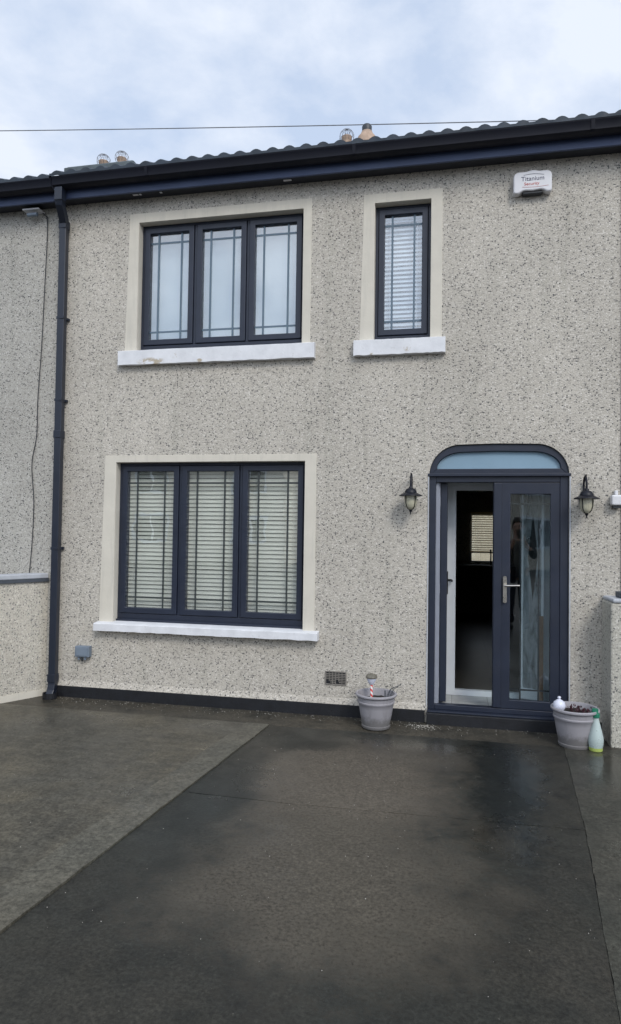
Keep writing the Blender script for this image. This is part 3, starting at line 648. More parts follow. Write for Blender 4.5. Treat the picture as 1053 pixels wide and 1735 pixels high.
def roof(parent, x0, x1, dz=0.0):
    m = MB(); bm = m.bm; PT = 0.145; sl = 0.50; gauge = 0.335; rows = 12
    prof = []
    n0 = int(math.floor(x0/PT)); x = n0*PT
    while x < x1+PT:
        for du, h in ((0, 0), (0.022, 0), (0.034, 0.009), (0.050, 0.019), (0.072, 0.024), (0.094, 0.019), (0.110, 0.009), (0.122, 0.0)):
            if x0 <= x+du <= x1: prof.append((x+du, h))
        x += PT
    prof = [(x0, prof[0][1])] + [p for p in prof if x0+0.004 < p[0] < x1-0.004] + [(x1, prof[-1][1])]
    rnd = random.Random(11)
    for r in range(rows):
        ya, yb = -0.205+r*gauge, -0.205+(r+1)*gauge+0.05
        za, zb = 4.757+dz+(ya+0.205)*sl, 4.757+dz+(yb+0.205)*sl-0.024
        A, B, C = [], [], []
        jit = 0.0; last = None
        for x, h in prof:
            k = int((x-x0)/(PT*2))
            if k != last: jit = rnd.uniform(-0.004, 0.004); last = k
            A.append(bm.verts.new((x, ya+jit, za+h+jit*0.8))); B.append(bm.verts.new((x, yb, zb+h))); C.append(bm.verts.new((x, ya+jit, za-0.022+jit*0.8)))
        for i in range(len(prof)-1):
            bm.faces.new((A[i], A[i+1], B[i+1], B[i])); bm.faces.new((A[i], C[i], C[i+1], A[i+1]))
    yr = -0.205+rows*gauge; zr = 4.757+dz+rows*gauge*sl
    m.prism([(-0.19, 4.735+dz), (yr, zr-0.03), (7.2, 4.735+dz)], x0+0.001, x1-0.001, 'x')
    ob = m.build('roof', 'tile', parent, smooth=True)
    MB().tube([(x0, yr+0.02, zr-0.03), (x1, yr+0.02, zr-0.03)], 0.10, 12).build('ridge_tile', 'tile', ob, smooth=True)
    return ob
eaves(house, -3.56, 1.28); roof(house, -3.625, 1.285)
for x, w in ((-2.86, 0.05), (-2.80, 0.022), (-2.60, 0.022), (-1.455, 0.07)): MB().box(x, x+w, -0.085, -0.062, 4.553, 4.5555).build('flaked_paint', 'alarm', house)   # small peeled spots on the soffit

def downpipe(parent, px, zs, name='downpipe'):
    dx = 0.045
    Q = math.pi/4
    d = MB(); d.tube([(px+dx, -0.205, 4.605), (px+dx, -0.205, 4.50), (px+dx-0.004, -0.195, 4.475), (px+0.01, -0.085, 4.375), (px, -0.062, 4.345), (px, -0.062, 0.12), (px, -0.075, 0.06), (px, -0.10, 0.02)], 0.047, 4, ph=Q)
    dp = d.build(name, 'pipe', parent, bevel=0.006)
    for pts in ([(px+dx, -0.205, 4.61), (px+dx, -0.205, 4.49)], [(px, -0.062, 4.30), (px, -0.062, 4.38)], [(px, -0.062, 0.14), (px, -0.062, 0.21)], [(px, -0.062, 2.36), (px, -0.062, 2.43)]):
        MB().tube(pts, 0.053, 4, ph=Q).build('socket', 'pipe', dp, bevel=0.005)
    for z in zs:
        m = MB(); m.tube([(px, -0.062, z-0.012), (px, -0.062, z+0.012)], 0.0515, 4, ph=Q); m.box(px-0.046, px+0.046, -0.0235, -0.001, z-0.012, z+0.012)
        m.build('bracket', 'pipe', dp, bevel=0.002)
    return dp
downpipe(house, -3.552, (3.47, 2.71, 1.35))
MB().lathe([(0.05, 0.0), (0.052, 0.045), (0.062, 0.05), (0.062, 0.0)], (-3.552, -0.105, 0.0), 18).build('gully', 'plinth', house)

# chimney stacks on the ridge
def guard(parent, cx, cy, z, r=0.105):
    m = MB()
    for k in range(6):
        a = math.pi*k/6; ca, sa = math.cos(a), math.sin(a)
        m.tube([(cx+r*1.05*math.cos(t)*ca, cy+r*1.05*math.cos(t)*sa, z+0.075+r*1.05*math.sin(t)) for t in [R(-45+270*i/14) for i in range(15)]], 0.0022, 4)
    for q in (-20, 20, 55):
        rr = r*1.05*math.cos(R(q)); zz = z+0.075+r*1.05*math.sin(R(q))
        m.tube([(cx+rr*math.cos(2*math.pi*i/16), cy+rr*math.sin(2*math.pi*i/16), zz) for i in range(17)], 0.0020, 4)
    return m
def stack(parent, x0, x1, ztop, pots):
    m = MB(); m.box(x0+0.08, x1-0.08, 3.36, 3.72, 6.0, ztop-0.10); st = m.build('chimney', 'brick', parent)
    m = MB(); m.box(x0, x1, 3.30, 3.78, ztop-0.10, ztop-0.025); m.box(x0+0.03, x1-0.03, 3.33, 3.75, ztop-0.0248, ztop); m.build('stack_cap', 'mortar', st, bevel=0.012)
    for (px, kind, zp) in pots:
        h = zp-ztop
        if kind == 'guard':
            MB().lathe([(0.0, 0), (0.070, 0.0), (0.062, h*0.6), (0.072, h-0.035), (0.072, h), (0.055, h), (0.06, 0.02), (0, 0.02)], (px, 3.5, ztop-0.005), 24).build('chimney_pot', 'terracotta', st, smooth=True)
            guard(st, px, 3.5, zp-0.075, 0.098).build('wire_guard', 'wire', st)
        else:
            MB().lathe([(0.0, 0), (0.13, 0.0), (0.125, h-0.08), (0.085, h-0.03), (0.075, h), (0.0, h)], (px, 3.5, ztop-0.005), 24).build('chimney_pot', 'terracotta', st, smooth=True)
            MB().lathe([(0.0, h-0.01), (0.066, h-0.01), (0.068, h+0.02), (0.070, h+0.07), (0.055, h+0.095), (0.0, h+0.10)], (px, 3.5, ztop-0.005), 20).build('cowl', 'cowl', st, smooth=True)
stack(house, -1.95, -0.80, 6.86, ((-1.505, 'guard', 7.075), (-1.222, 'cowl', 7.115)))

# ---------------------------------------------------------------- neighbours
nb = empty('terraced_house', (-6.4, 0, 0), 'next-door house left of the downpipe, with older bluish-grey dash', 'house')
wall_mesh(-9.2, -3.6215, 0.0, ZT, [], 0.002, 0.25).build('wall', 'dash_old', nb)
MB().box(-9.2, -3.6215, 0.2505, 7.05, 0.0, ZT).build('house_body', 'dash_old', nb)
eaves(nb, -9.2, -3.566, -0.012); roof(nb, -9.2, -3.627, -0.018)
MB().box(-3.605, -3.545, -0.156, -0.1505, 4.535, 4.70).build('fascia_joint', 'fascia', nb, bevel=0.002)
stack(nb, -5.78, -4.64, 6.975, ((-5.24, 'guard', 7.105), (-4.94, 'guard', 7.12)))
nc = empty('terraced_house', (3.7, 0, 0), 'next-door house at the right edge, only a sliver of it showing', 'house')
wall_mesh(1.2815, 6.2, 0.0, ZT, [], 0.004, 0.25).build('wall', 'dash_old', nc)
MB().box(1.2815, 6.2, 0.2505, 7.05, 0.0, ZT).build('house_body', 'dash_old', nc)
eaves(nc, 1.2805, 6.2, 0.0); roof(nc, 1.2865, 6.2, 0.0)
MB().box(1.276, 1.30, -0.010, 0.0035, 0.12, 4.55).build('party_joint', 'gasket', nc)

# houses over the road : only their reflections show in the glass
for i, (x0, x1, lab) in enumerate(((-21, -7.6, 'cream house across the road mirrored in the ground-floor window'), (-1.2, 8.5, 'cream house across the road mirrored in the door glass'))):
    op = empty('house', ((x0+x1)/2, -24, 0), lab, 'house')
    MB().box(x0, x1, -31, -24, -0.01, 5.0).build('wall', 'opp_wall', op)
    MB().prism([(-23.6, 4.95), (-27.5, 7.4), (-31.4, 4.95)], x0-0.3, x1+0.3, 'x').build('roof', 'opp_roof', op)
    for z0, z1 in ((0.9, 2.2), (3.2, 4.4)):
        for k in range(3):
            xx = x0+0.9+k*(x1-x0-1.8-1.7)/2
            w_ = MB().ring((xx, xx+1.7, z0, z1), (xx+0.1, xx+1.6, z0+0.1, z1-0.1), -23.99+0.03, -23.93).box(xx+0.8, xx+0.9, -23.955, -23.94, z0+0.1, z1-0.1).build('window', 'white', op)
            MB().box(xx+0.1, xx+1.6, -23.995, -23.97, z0+0.1, z1-0.1).build('pane', 'cowl', w_)

# ---------------------------------------------------------------- boundary walls
def wall_run(name, label, pts, th, z1, side, mat, band=False):
    w = empty(name, (pts[0][0], pts[0][1], 0), label, 'wall')
    a, b = Vector(pts[0]), Vector(pts[1]); d = (b-a).normalized(); nrm = Vector((-d.y, d.x))*side
    q = [a, b, b+nrm*th, a+nrm*th]
    MB().prism([tuple(p) for p in q], -0.02, z1-0.075, 'z').build('wall_body', mat, w)
    e = 0.018; q2 = [a-nrm*e, b-nrm*e, b+nrm*(th+e), a+nrm*(th+e)]
    MB().prism([tuple(p) for p in q2], z1-0.0745, z1-0.045, 'z').build('coping_edge', 'darktrim', w)  # dark band just below the coping
    q3 = [a-nrm*(e-.01), b-nrm*(e-.01), b+nrm*(th+e-.01), a+nrm*(th+e-.01)]
    MB().prism([tuple(p) for p in q3], z1-0.0445, z1, 'z').build('coping', 'coping', w, bevel=0.008)
    if band: MB().prism([tuple(p) for p in (a-nrm*.008, b-nrm*.008, b-nrm*0.0005, a-nrm*0.0005)], -0.01, 0.055, 'z').build('base_band', 'plaster', w)
    return w
wall_run('boundary_wall', 'low cream-dashed boundary wall with pale coping at the left edge', [(-3.665, -0.002), (-4.60, -1.70)], 0.14, 1.115, -1, 'dash_cream', True)
rw = empty('boundary_wall', (1.13, -0.15, 0), 'low dashed wall end beside the right plant pot and spray bottle', 'wall')
MB().prism([(1.138, -0.30), (1.135, -0.0005), (1.60, -0.0005), (1.60, -0.30)], -0.02, 1.045, 'z').build('wall_body', 'dash_pier', rw, bevel=0.012)
MB().prism([(1.150, -0.31), (1.142, -0.0005), (1.61, -0.0005), (1.61, -0.31)], 1.0455, 1.075, 'z').build('coping', 'coping', rw, bevel=0.012, seg=3)
MB().prism([(1.215, -0.25), (1.205, -0.12), (1.50, -0.10), (1.50, -0.25)], 1.0755, 1.12, 'z').build('slate', 'darktrim', rw, bevel=0.01)

# ---------------------------------------------------------------- things fixed to the wall
def lantern(x, z, label, yaw):
    L = empty('wall_lantern', (x, 0, z), label, 'wall lamp', 'wall lanterns either side of the door'); y = -0.115
    pl = MB(); pl.lathe([(0, 0), (0.030, 0), (0.032, 0.008), (0.022, 0.016), (0, 0.018)], (0, 0, 0), 20)
    for v in pl.bm.verts: v.co = Vector((x+v.co.x, -0.002-v.co.z, z-0.045+v.co.y*1.9))
    pl.build('back_plate', 'lantern', L, smooth=True)
    m = MB(); pts = [(x, -0.012, z-0.035)] + [(x, -0.0635+0.0515*math.cos(R(a)), z+0.035+0.075*math.sin(R(a))) for a in range(-20, 181, 20)] + [(x, y, z+0.01)]
    m.tube(pts, 0.0075, 8); m.lathe([(0, 0.142), (0.006, 0.138), (0.0, 0.116)], (x, y+0.02, z-0.02), 8)
    m.build('arm', 'lantern', L, smooth=True)
    m = MB(); m.lathe([(0, 0.022), (0.012, 0.020), (0.016, 0.008), (0.034, 0.0), (0.043, -0.018), (0.044, -0.026), (0.082, -0.044), (0.084, -0.049), (0.040, -0.040), (0, -0.04)], (x, y, z), 28)
    m.build('cap', 'lantern', L, smooth=True)
    m = MB(); prof = [(0.0, -0.041), (0.044, -0.041), (0.045, -0.07), (0.043, -0.10), (0.036, -0.125), (0.022, -0.142), (0, -0.148)]
    m.lathe(prof, (x, y, z), 36)
    for v in m.bm.verts:
        d = Vector((v.co.x-x, v.co.y-y)); 
        if d.length > 0.01:
            a = math.atan2(d.y, d.x); s = 1+0.025*math.cos(a*18); v.co.x = x+d.x*s; v.co.y = y+d.y*s
    m.build('globe', 'lampglass', L, smooth=True)
    m = MB()
    for k in range(4):
        a = math.pi/4+k*math.pi/2; m.tube([(x+r*1.08*math.cos(a), y+r*1.08*math.sin(a), z+q) for r, q in prof[1:]] + [(x, y, z-0.153)], 0.0028, 5)
    m.lathe([(0, -0.146), (0.012, -0.150), (0.010, -0.158), (0.004, -0.164), (0.006, -0.172), (0, -0.180)], (x, y, z), 10)
    m.build('cage', 'lantern', L, smooth=True)
    L.scale = (1.13, 1.13, 1.13); return L
lantern(-0.337, 1.890, 'black carriage lantern with cream ribbed glass left of the arched door', 0)
lantern(1.000, 1.872, 'black carriage lantern with cream ribbed glass right of the arched door', 0)

# alarm box
ab = empty('alarm_box', (0.60, 0, 4.35), 'white alarm box with navy and red lettering high on the wall under the gutter', 'alarm box')
AX0, AX1, AZ0, AZ1, AY = 0.452, 0.748, 4.268, 4.442, -0.068
def amap(u, v): return (AX0+(AX1-AX0)*u, AZ0+(AZ1-AZ0)*v)
top = [(0.0, 0.80), (0.03, 0.93), (0.12, 1.0), (0.34, 1.0), (0.42, 1.04), (0.50, 1.06), (0.58, 1.04), (0.66, 1.0), (0.88, 1.0), (0.97, 0.93), (1.0, 0.80)]
botm = [(1.0, 0.10), (0.97, 0.0), (0.86, 0.01), (0.78, 0.10), (0.70, 0.13), (0.50, 0.09), (0.32, 0.12), (0.24, 0.10), (0.14, 0.0), (0.03, 0.0), (0.0, 0.08)]
MB().prism([amap(u, v) for u, v in top+botm], AY, 0.0).build('casing', 'alarm', ab, bevel=0.012, seg=4)
MB().prism([amap(u, v) for u, v in ((0.22, 0.07), (0.78, 0.07), (0.72, -0.02), (0.27, -0.02))], AY+0.012, 0.0).build('strobe_recess', 'cowl', ab, bevel=0.006)
def text(s, x, y, z, size, mat, parent, name, sx=1.0):
    cu = bpy.data.curves.new(name, 'FONT'); cu.body = s; cu.size = size; cu.align_x = 'CENTER'; cu.extrude = 0.0008; cu.offset = 0.0002
    o = bpy.data.objects.new('tmp_text', cu); col.objects.link(o)
    dg = bpy.context.evaluated_depsgraph_get(); me = bpy.data.meshes.new_from_object(o.evaluated_get(dg))
    bpy.data.objects.remove(o); me.name = name; me.materials.clear(); me.materials.append(M[mat])
    t = bpy.data.objects.new(name, me); col.objects.link(t); t.parent = parent; t.matrix_parent_inverse = world_of(parent).inverted()
    t.location = (x, y, z); t.rotation_euler = (R(90), 0, 0); t.scale = (sx, 1, 1); return t
text('Titanium', 0.600, AY-0.0005, 4.364, 0.050, 'navy_ink', ab, 'lettering', 1.0)
text('Security', 0.592, AY-0.0005, 4.328, 0.034, 'red_ink', ab, 'lettering', 1.05)
m = MB(); m.tube([(0.53+0.155*t, AY-0.001, 4.405+0.012*math.sin(math.pi*(0.15+0.85*t))) for t in [i/10 for i in range(11)]], 0.0016, 5); m.build('logo_arc', 'navy_ink', ab)
m = MB(); m.tube([(0.52+0.20*t, AY-0.001, 4.316-0.006*math.sin(math.pi*t)) for t in [i/10 for i in range(11)]], 0.0012, 5); m.build('logo_line', 'red_ink', ab)

# outdoor sensor at the right edge
sb = empty('sensor_box', (1.25, 0, 1.82), 'small white sensor box on the wall at the right edge', 'sensor')
MB().box(1.192, 1.275, -0.075, 0.0, 1.772, 1.852).build('casing', 'alarm', sb, bevel=0.012, seg=3)
MB().box(1.222, 1.245, -0.045, 0.0, 1.8525, 1.888).build('mount', 'alarm', sb, bevel=0.005)
MB().box(1.205, 1.262, -0.055, -0.01, 1.750, 1.7715).build('lens', 'cowl', sb, bevel=0.004)

# grey junction box low on the left
jb = empty('junction_box', (-3.29, 0, 0.41), 'small blue-grey junction box low on the wall under the window', 'junction box')
MB().box(-3.345, -3.205, -0.055, 0.0, 0.372, 0.470).build('casing', 'greybox', jb, bevel=0.006)
MB().box(-3.33, -3.22, -0.060, -0.0555, 0.385, 0.457).build('lid', 'greybox', jb, bevel=0.003)
m = MB()
for x in (-3.315, -3.255): m.tube([(x, -0.03, 0.3715), (x, -0.03, 0.345)], 0.012, 10)
m.build('gland', 'greybox', jb, smooth=True)
MB().tube([(-3.284, -0.030, 0.372), (-3.284, -0.035, 0.350), (-3.280, -0.028, 0.335)], 0.009, 8).build('lock', 'cowl', jb)

# air vent
av = empty('air_vent', (-0.953, 0, 0.31), 'weathered grey air vent with broken slots above the plinth', 'vent')
MB().ring((-1.045, -0.862, 0.252, 0.368), (-1.035, -0.872, 0.262, 0.358), -0.008, 0.0).build('vent_rim', 'vent', av, bevel=0.002)
MB().box(-1.0345, -0.8725, -0.0015, 0.0, 0.2625, 0.3575).build('vent_back', 'gasket', av)
m = MB()
for k in range(1, 7):
    z = 0.262+0.096*k/7
    if k in (1, 2): m.box(-1.0, -0.955, -0.007, -0.002, z-0.0028, z+0.0028).box(-0.925, -0.8725, -0.007, -0.002, z-0.0028, z+0.0028)
    else: m.box(-1.0345, -0.8725, -0.007, -0.002, z-0.0028, z+0.0028)
for k in (1, 2, 3, 4, 5): m.box(-1.0345+0.162*k/6-0.003, -1.0345+0.162*k/6+0.003, -0.009, -0.0072, 0.2625 if k not in (1, 4) else 0.285, 0.3575)
m.build('vent_grille', 'vent', av)

# cables
cab = [(-3.762, 4.40), (-3.762, 4.20), (-3.775, 3.75), (-3.79, 3.24), (-3.815, 2.75), (-3.818, 2.40), (-3.86, 2.13), (-3.83, 1.78), (-3.835, 1.45), (-3.855, 1.14)]
def smooth_path(P, n=6):
    out = []
    for i in range(len(P)-1):
        p0, p1, p2, p3 = [Vector(P[max(0, min(len(P)-1, i+k))]) for k in (-1, 0, 1, 2)]
        for j in range(n):
            t = j/n; out.append(0.5*((2*p1)+(-p0+p2)*t+(2*p0-5*p1+4*p2-p3)*t*t+(-p0+3*p1-3*p2+p3)*t*t*t))
    out.append(Vector(P[-1])); return out
c = MB().tube(smooth_path([(x, -0.010, z) for x, z in cab]+[(-3.86, -0.02, 1.10)]), 0.0045, 6).build('wall_cable', 'cable', smooth=True)
tag(c, 'thin dark cable sagging down the neighbour wall beside the downpipe', 'cable')
br = empty('cable_bracket', (-3.86, -0.05, 4.5), 'white and grey cable bracket tucked under the left soffit', 'bracket')
MB().box(-3.97, -3.80, -0.10, 0.001, 4.500, 4.513).build('plate', 'alarm', br, bevel=0.003)
MB().tube([(-3.93, -0.07, 4.465), (-3.83, -0.07, 4.465)], 0.018, 10).build('insulator', 'greybox', br, smooth=True)
MB().tube([(-3.80, -0.03, 4.49), (-3.765, -0.012, 4.46), (-3.762, -0.010, 4.40)], 0.006, 6).build('cable_tail', 'cable', br, smooth=True)
def sag(a, b, s, n=40): return [(a[0]+(b[0]-a[0])*t, a[1]+(b[1]-a[1])*t, a[2]+(b[2]-a[2])*t-4*s*t*(1-t)) for t in [i/n for i in range(n+1)]]
c = MB().tube(sag((-24.0, 12, 14.75), (14.0, 12, 11.20), 0.16), 0.013, 6).build('overhead_cable', 'cable_grey'); tag(c, 'thin overhead cable crossing the sky behind the roof', 'cable')
for x in (-24.0, 14.0):
    up = MB().tube([(x, 12, -0.1), (x, 12, 15.3 if x < 0 else 11.7)], [0.16, 0.11], 12).build('utility_pole', 'brick', smooth=True)
    tag(up, 'tall pole far to the %s behind the terrace carrying the overhead cable' % ('left' if x < 0 else 'right'), 'pole')

# ---------------------------------------------------------------- pots and small things
POT = [(0.0, 0.0), (0.112, 0.0), (0.116, 0.006), (0.118, 0.022), (0.113, 0.026), (0.119, 0.05), (0.138, 0.16), (0.146, 0.198), (0.151, 0.202), (0.153, 0.212), (0.148, 0.218), (0.152, 0.250), (0.163, 0.254), (0.170, 0.262), (0.170, 0.272), (0.163, 0.278), (0.152, 0.275), (0.148, 0.26), (0.135, 0.15), (0.11, 0.02), (0, 0.018)]
def pot(x, y, label, soil_z, s=1.0, rot=0):
    p = empty('plant_pot', (x, y, 0.003), label, 'plant pot', 'grey plant pots by the wall')
    MB().lathe([(r*s, z*s) for r, z in POT], (x, y, 0.003), 56).build('pot', 'pot', p, smooth=True)
    m = MB(); rr = (0.118+0.03*(soil_z-0.05)/0.2)*s; rnd = random.Random(5)
    m.lathe([(0, 0), (rr*0.4, 0.004), (rr*0.75, -0.003), (rr, 0.0)], (x, y, soil_z), 28)
    for v in m.bm.verts: v.co.z += rnd.uniform(-0.006, 0.008)
    m.build('soil', 'soil', p, smooth=True); return p
pot(-0.585, -0.245, 'grey plastic pot with a striped solar light, left of the door step', 0.215, 0.965)
pot(0.885, -0.335, 'grey plastic pot with a white bauble and dark leaves, right of the door', 0.235, 1.0)
px, py = -0.625, -0.23
sl = empty('solar_light', (px, py, 0.2), 'small solar light on a red and white striped stake in the left pot', 'garden light')
MB().tube([(px+0.006, py-0.03, 0.20), (px, py, 0.335)], 0.010, 10).build('stake', 'candy', sl, smooth=True)
MB().lathe([(0.0, 0.0), (0.016, 0.004), (0.026, 0.018), (0.036, 0.040), (0.040, 0.055), (0, 0.056)], (px, py, 0.325), 24).build('lamp_bowl', 'ball', sl, smooth=True)
MB().lathe([(0.0, 0.0), (0.046, 0.0), (0.048, 0.008), (0.036, 0.026), (0.014, 0.034), (0, 0.035)], (px, py, 0.3815), 24).build('lamp_cap', 'solar', sl, smooth=True)
tw = MB(); rnd = random.Random(9)
tw.tube([(-0.517, -0.22, 0.20), (-0.518, -0.215, 0.285)], 0.0045, 6)
for k in range(9):
    a = rnd.uniform(-0.3, 0.5); x0 = rnd.uniform(-0.52, -0.45); tw.tube([(x0, -0.2, 0.21), (x0+0.03+a*0.03, -0.19, 0.29), (x0+0.07+a*0.12, -0.17, 0.30+rnd.uniform(0.0, 0.05))], 0.0011, 4)
tag(tw.build('dead_plant', 'twig'), 'dry bare twigs leaning over the rim of the left pot', 'plant')
bx, by = 0.772, -0.36
bb = empty('bauble', (bx, by, 0.25), 'white onion-shaped bauble resting on the rim of the right pot', 'ornament')
MB().lathe([(0, -0.045), (0.025, -0.040), (0.042, -0.018), (0.045, 0.002), (0.038, 0.024), (0.020, 0.038), (0.010, 0.044), (0, 0.045)], (bx, by, 0.292), 28).build('ball', 'ball', bb, smooth=True)
MB().lathe([(0.010, 0.0), (0.010, 0.010), (0.013, 0.014), (0.009, 0.022), (0, 0.025)], (bx, by, 0.334), 14).build('stem', 'ball', bb, smooth=True)
lf = MB(); rnd = random.Random(4)
for k in range(70):
    cx_ = 0.915+rnd.gauss(0, 0.045); cy_ = -0.33+rnd.gauss(0, 0.04); cz = 0.245+abs(rnd.gauss(0, 0.018)); L = rnd.uniform(0.010, 0.022)
    R3 = Matrix.Rotation(rnd.uniform(0, 6.28), 4, 'Z') @ Matrix.Rotation(rnd.uniform(-1.2, 1.2), 4, 'X')
    vs = [lf.bm.verts.new(Vector((cx_, cy_, cz)) + R3 @ Vector(q)) for q in ((-L*.3, 0, 0), (0, -L*.1, L), (L*.3, 0, 0), (0, L*.2, -L*.4))]; lf.bm.faces.new(vs)
for (dx, dz) in ((-0.045, 0.285), (0.0, 0.29), (0.03, 0.272), (0.055, 0.270)): lf.tube([(0.91+dx, -0.33, 0.23), (0.91+dx*1.2, -0.335, dz)], [0.006, 0.009], 6)
tag(lf.build('potted_plant', 'plant'), 'small dark red leafy plant growing in the right pot', 'plant')
sx, sy = 1.010, -0.430
sp = empty('spray_bottle', (sx, sy, 0.004), 'white spray bottle with green cap and yellow-green liquid beside the right pot', 'bottle')
MB().lathe([(0, 0), (0.042, 0), (0.046, 0.004), (0.0465, 0.026)], (sx, sy, 0.005), 32).build('liquid', 'liquid', sp, smooth=True)
MB().lathe([(0.0465, 0.0262), (0.051, 0.05), (0.053, 0.075), (0.050, 0.10), (0.042, 0.135), (0.032, 0.175), (0.023, 0.21), (0.018, 0.232), (0, 0.232)], (sx, sy, 0.005), 32).build('bottle_body', 'bottle', sp, smooth=True)
m = MB(); m.lathe([(0.020, 0.2325), (0.027, 0.236), (0.026, 0.262), (0.016, 0.268), (0.013, 0.285), (0.0, 0.286)], (sx, sy, 0.005), 20)
m.box(sx-0.026, sx+0.014, sy-0.012, sy+0.010, 0.278, 0.302); m.box(sx-0.030, sx-0.018, sy-0.006, sy+0.004, 0.245, 0.279)
m.build('trigger_cap', 'green', sp, bevel=0.002)

# fallen dash chips
m = MB(); rnd = random.Random(21)
def chip(x, y, z, s):
    bmesh.ops.create_icosphere(m.bm, subdivisions=1, radius=s, matrix=Matrix.Translation((x, y, z)) @ Matrix.Rotation(rnd.uniform(0, 3), 4, (rnd.random()+.1, rnd.random(), rnd.random())) @ Matrix.Diagonal((1, rnd.uniform(.5, .9), rnd.uniform(.4, .8), 1)))
for k in range(330): chip(rnd.uniform(-3.9, 1.1), -0.03-abs(rnd.gauss(0, 0.09)), 0.0, rnd.uniform(0.0015, 0.004))
for k in range(160): chip(rnd.gauss(-0.22, 0.06), -0.10-abs(rnd.gauss(0, 0.05)), 0.002, rnd.uniform(0.002, 0.0045))
for k in range(300): chip(rnd.uniform(-3.9, 1.3), rnd.uniform(-3.2, -0.3), 0.006, rnd.uniform(0.001, 0.0028))
tag(m.build('stone_chips', 'chip'), 'pale stone chips scattered over the wet concrete', 'stones', kind='stuff')

# ---------------------------------------------------------------- the photographer, mirrored in the door glass
def skin(name, verts, edges, mat, parent, sub=2, root=0):
    me = bpy.data.meshes.new(name); me.from_pydata([v[:3] for v in verts], edges, []); o = bpy.data.objects.new(name, me); col.objects.link(o)
    me.materials.append(M[mat]); md = o.modifiers.new('skin', 'SKIN'); md.use_smooth_shade = True
    sv = me.skin_vertices[0].data if me.skin_vertices else None
    if sv is None:
        o.data.skin_vertices.new() if hasattr(o.data.skin_vertices, 'new') else None
        sv = me.skin_vertices[0].data
    for i, v in enumerate(verts):
        r = v[3]; sv[i].radius = r if isinstance(r, tuple) else (r, r); sv[i].use_root = (i == root)
    sb = o.modifiers.new('sub', 'SUBSURF'); sb.levels = sub; sb.render_levels = sub
    o.parent = parent; o.matrix_parent_inverse = Matrix.Identity(4); return o
M['skin'] = plain('skin', (0.50, 0.29, 0.21), 0.5, 0.05); M['jacket'] = plain('black_jacket', (0.012, 0.012, 0.015), 0.8, 0.2); M['jeans'] = plain('dark_jeans', (0.02, 0.025, 0.04), 0.8, 0.2)
M['hair'] = plain('dark_hair', (0.015, 0.011, 0.009), 0.7, 0.3)
pr = empty('person', (1.02, -5.45, 0), 'person in a black jacket holding up a phone, mirrored faintly in the door glass', 'person')
V = [(0, 0, 0.92, (.13, .10)), (0, 0, 1.10, (.13, .09)), (0, 0, 1.30, (.15, .10)), (0, -.01, 1.42, (.08, .07)), (0, 0, 1.50, .052), (0, .005, 1.58, (.062, .072)), (0, .01, 1.66, (.074, .09)), (0, 0, 1.73, (.055, .07)),
     (-.18, 0, 1.39, .055), (-.25, .08, 1.16, .045), (-.13, .27, 1.32, .034), (-.075, .33, 1.42, .026),
     (.18, 0, 1.39, .055), (.25, .08, 1.16, .045), (.13, .27, 1.32, .034), (.075, .33, 1.42, .026),
     (-.09, 0, .84, .085), (-.10, .01, .48, .058), (-.11, -.01, .09, .042), (.09, 0, .84, .085), (.10, .01, .48, .058), (.11, -.01, .09, .042)]
E = [(0, 1), (1, 2), (2, 3), (3, 4), (4, 5), (5, 6), (6, 7), (2, 8), (8, 9), (9, 10), (10, 11), (2, 12), (12, 13), (13, 14), (14, 15), (0, 16), (16, 17), (17, 18), (0, 19), (19, 20), (20, 21)]
n = len(V)
for sgn in (-1, 1):                                       # palm and five bent digits on each hand
    w = 11 if sgn < 0 else 15; b0 = len(V); V.append((sgn*.065, .355, 1.475, (.026, .014))); E.append((w, b0))
    for k in range(4):
        i = len(V); zz = 1.458+.019*k; V += [(sgn*.060, .372, zz, .0085), (sgn*.050, .395, zz+.004, .0078), (sgn*.034, .398, zz+.006, .007)]
        E += [(b0, i), (i, i+1), (i+1, i+2)]
    i = len(V); V += [(sgn*.052, .345, 1.452, .009), (sgn*.036, .352, 1.462, .008)]; E += [(b0, i), (i, i+1)]
skin('body', V, E, 'skin', pr)
g_ = 1.16
J = [(0, 0, .80, (.155, .125)), (0, 0, 1.10, (.155, .115)), (0, 0, 1.30, (.175, .12)), (0, -.01, 1.43, (.09, .08)), (-.18, 0, 1.39, .072), (-.25, .08, 1.16, .060), (-.14, .255, 1.31, .046),
     (.18, 0, 1.39, .072), (.25, .08, 1.16, .060), (.14, .255, 1.31, .046)]
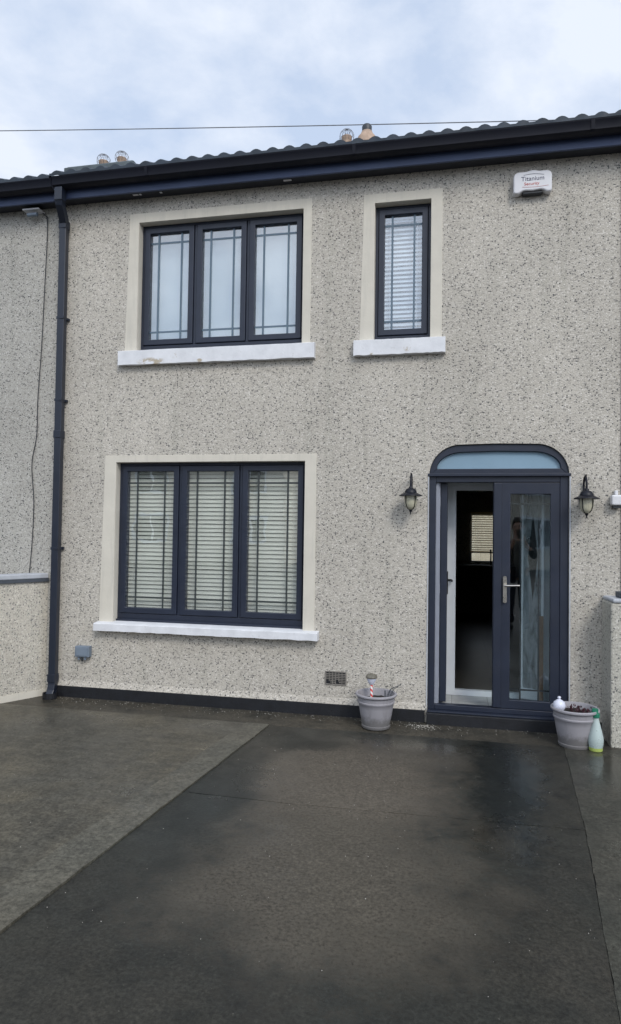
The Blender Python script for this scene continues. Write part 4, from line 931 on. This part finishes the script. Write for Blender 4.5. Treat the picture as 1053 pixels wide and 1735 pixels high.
skin('jacket', J, [(0, 1), (1, 2), (2, 3), (2, 4), (4, 5), (5, 6), (2, 7), (7, 8), (8, 9)], 'jacket', pr)
skin('trousers', [(0, 0, .98, (.135, .105)), (-.09, 0, .84, .098), (-.10, .01, .48, .075), (-.11, -.01, .08, .062), (.09, 0, .84, .098), (.10, .01, .48, .075), (.11, -.01, .08, .062)], [(0, 1), (1, 2), (2, 3), (0, 4), (4, 5), (5, 6)], 'jeans', pr)
for sgn in (-1, 1): skin('shoe', [(sgn*.11, -.05, .045, (.045, .045)), (sgn*.115, .06, .045, (.048, .042)), (sgn*.125, .15, .035, (.045, .032))], [(0, 1), (1, 2)], 'jacket', pr, root=1)
m = MB(); bmesh.ops.create_uvsphere(m.bm, u_segments=24, v_segments=16, radius=1.0)
for v in list(m.bm.verts):
    v.co = Vector((v.co.x*.088, v.co.y*.102-.012, v.co.z*.105+1.695))
for v in [v for v in m.bm.verts if v.co.y > .035 and v.co.z < 1.735 or v.co.z < 1.60]: m.bm.verts.remove(v)
h = m.build('hair', 'hair', None, smooth=True); h.parent = pr
for nm, pts, r, mt in (('nose', [(0, .085, 1.66), (0, .108, 1.63), (0, .092, 1.618)], [.007, .012, .008], 'skin'), ('mouth', [(-.022, .083, 1.588), (0, .090, 1.588), (.022, .083, 1.588)], .005, 'red_ink')):
    q = MB().tube(pts, r, 8).build(nm, mt, None, smooth=True); q.parent = pr
for sgn in (-1, 1):
    m = MB(); bmesh.ops.create_uvsphere(m.bm, u_segments=12, v_segments=8, radius=.011, matrix=Matrix.Translation((sgn*.032, .080, 1.662))); q = m.build('eye', 'cowl', None, smooth=True); q.parent = pr
    m = MB(); bmesh.ops.create_uvsphere(m.bm, u_segments=12, v_segments=8, radius=1, matrix=Matrix.Translation((sgn*.086, 0, 1.645)) @ Matrix.Diagonal((.010, .020, .032, 1))); q = m.build('ear', 'skin', None, smooth=True); q.parent = pr
ph = MB().box(-.038, .038, .372, .380, 1.455, 1.61).build('phone', 'lantern', None, bevel=0.003)
ph.location = (1.02, -5.45, 0); tag(ph, 'black phone held up in front of the face by the person in the black jacket', 'phone')
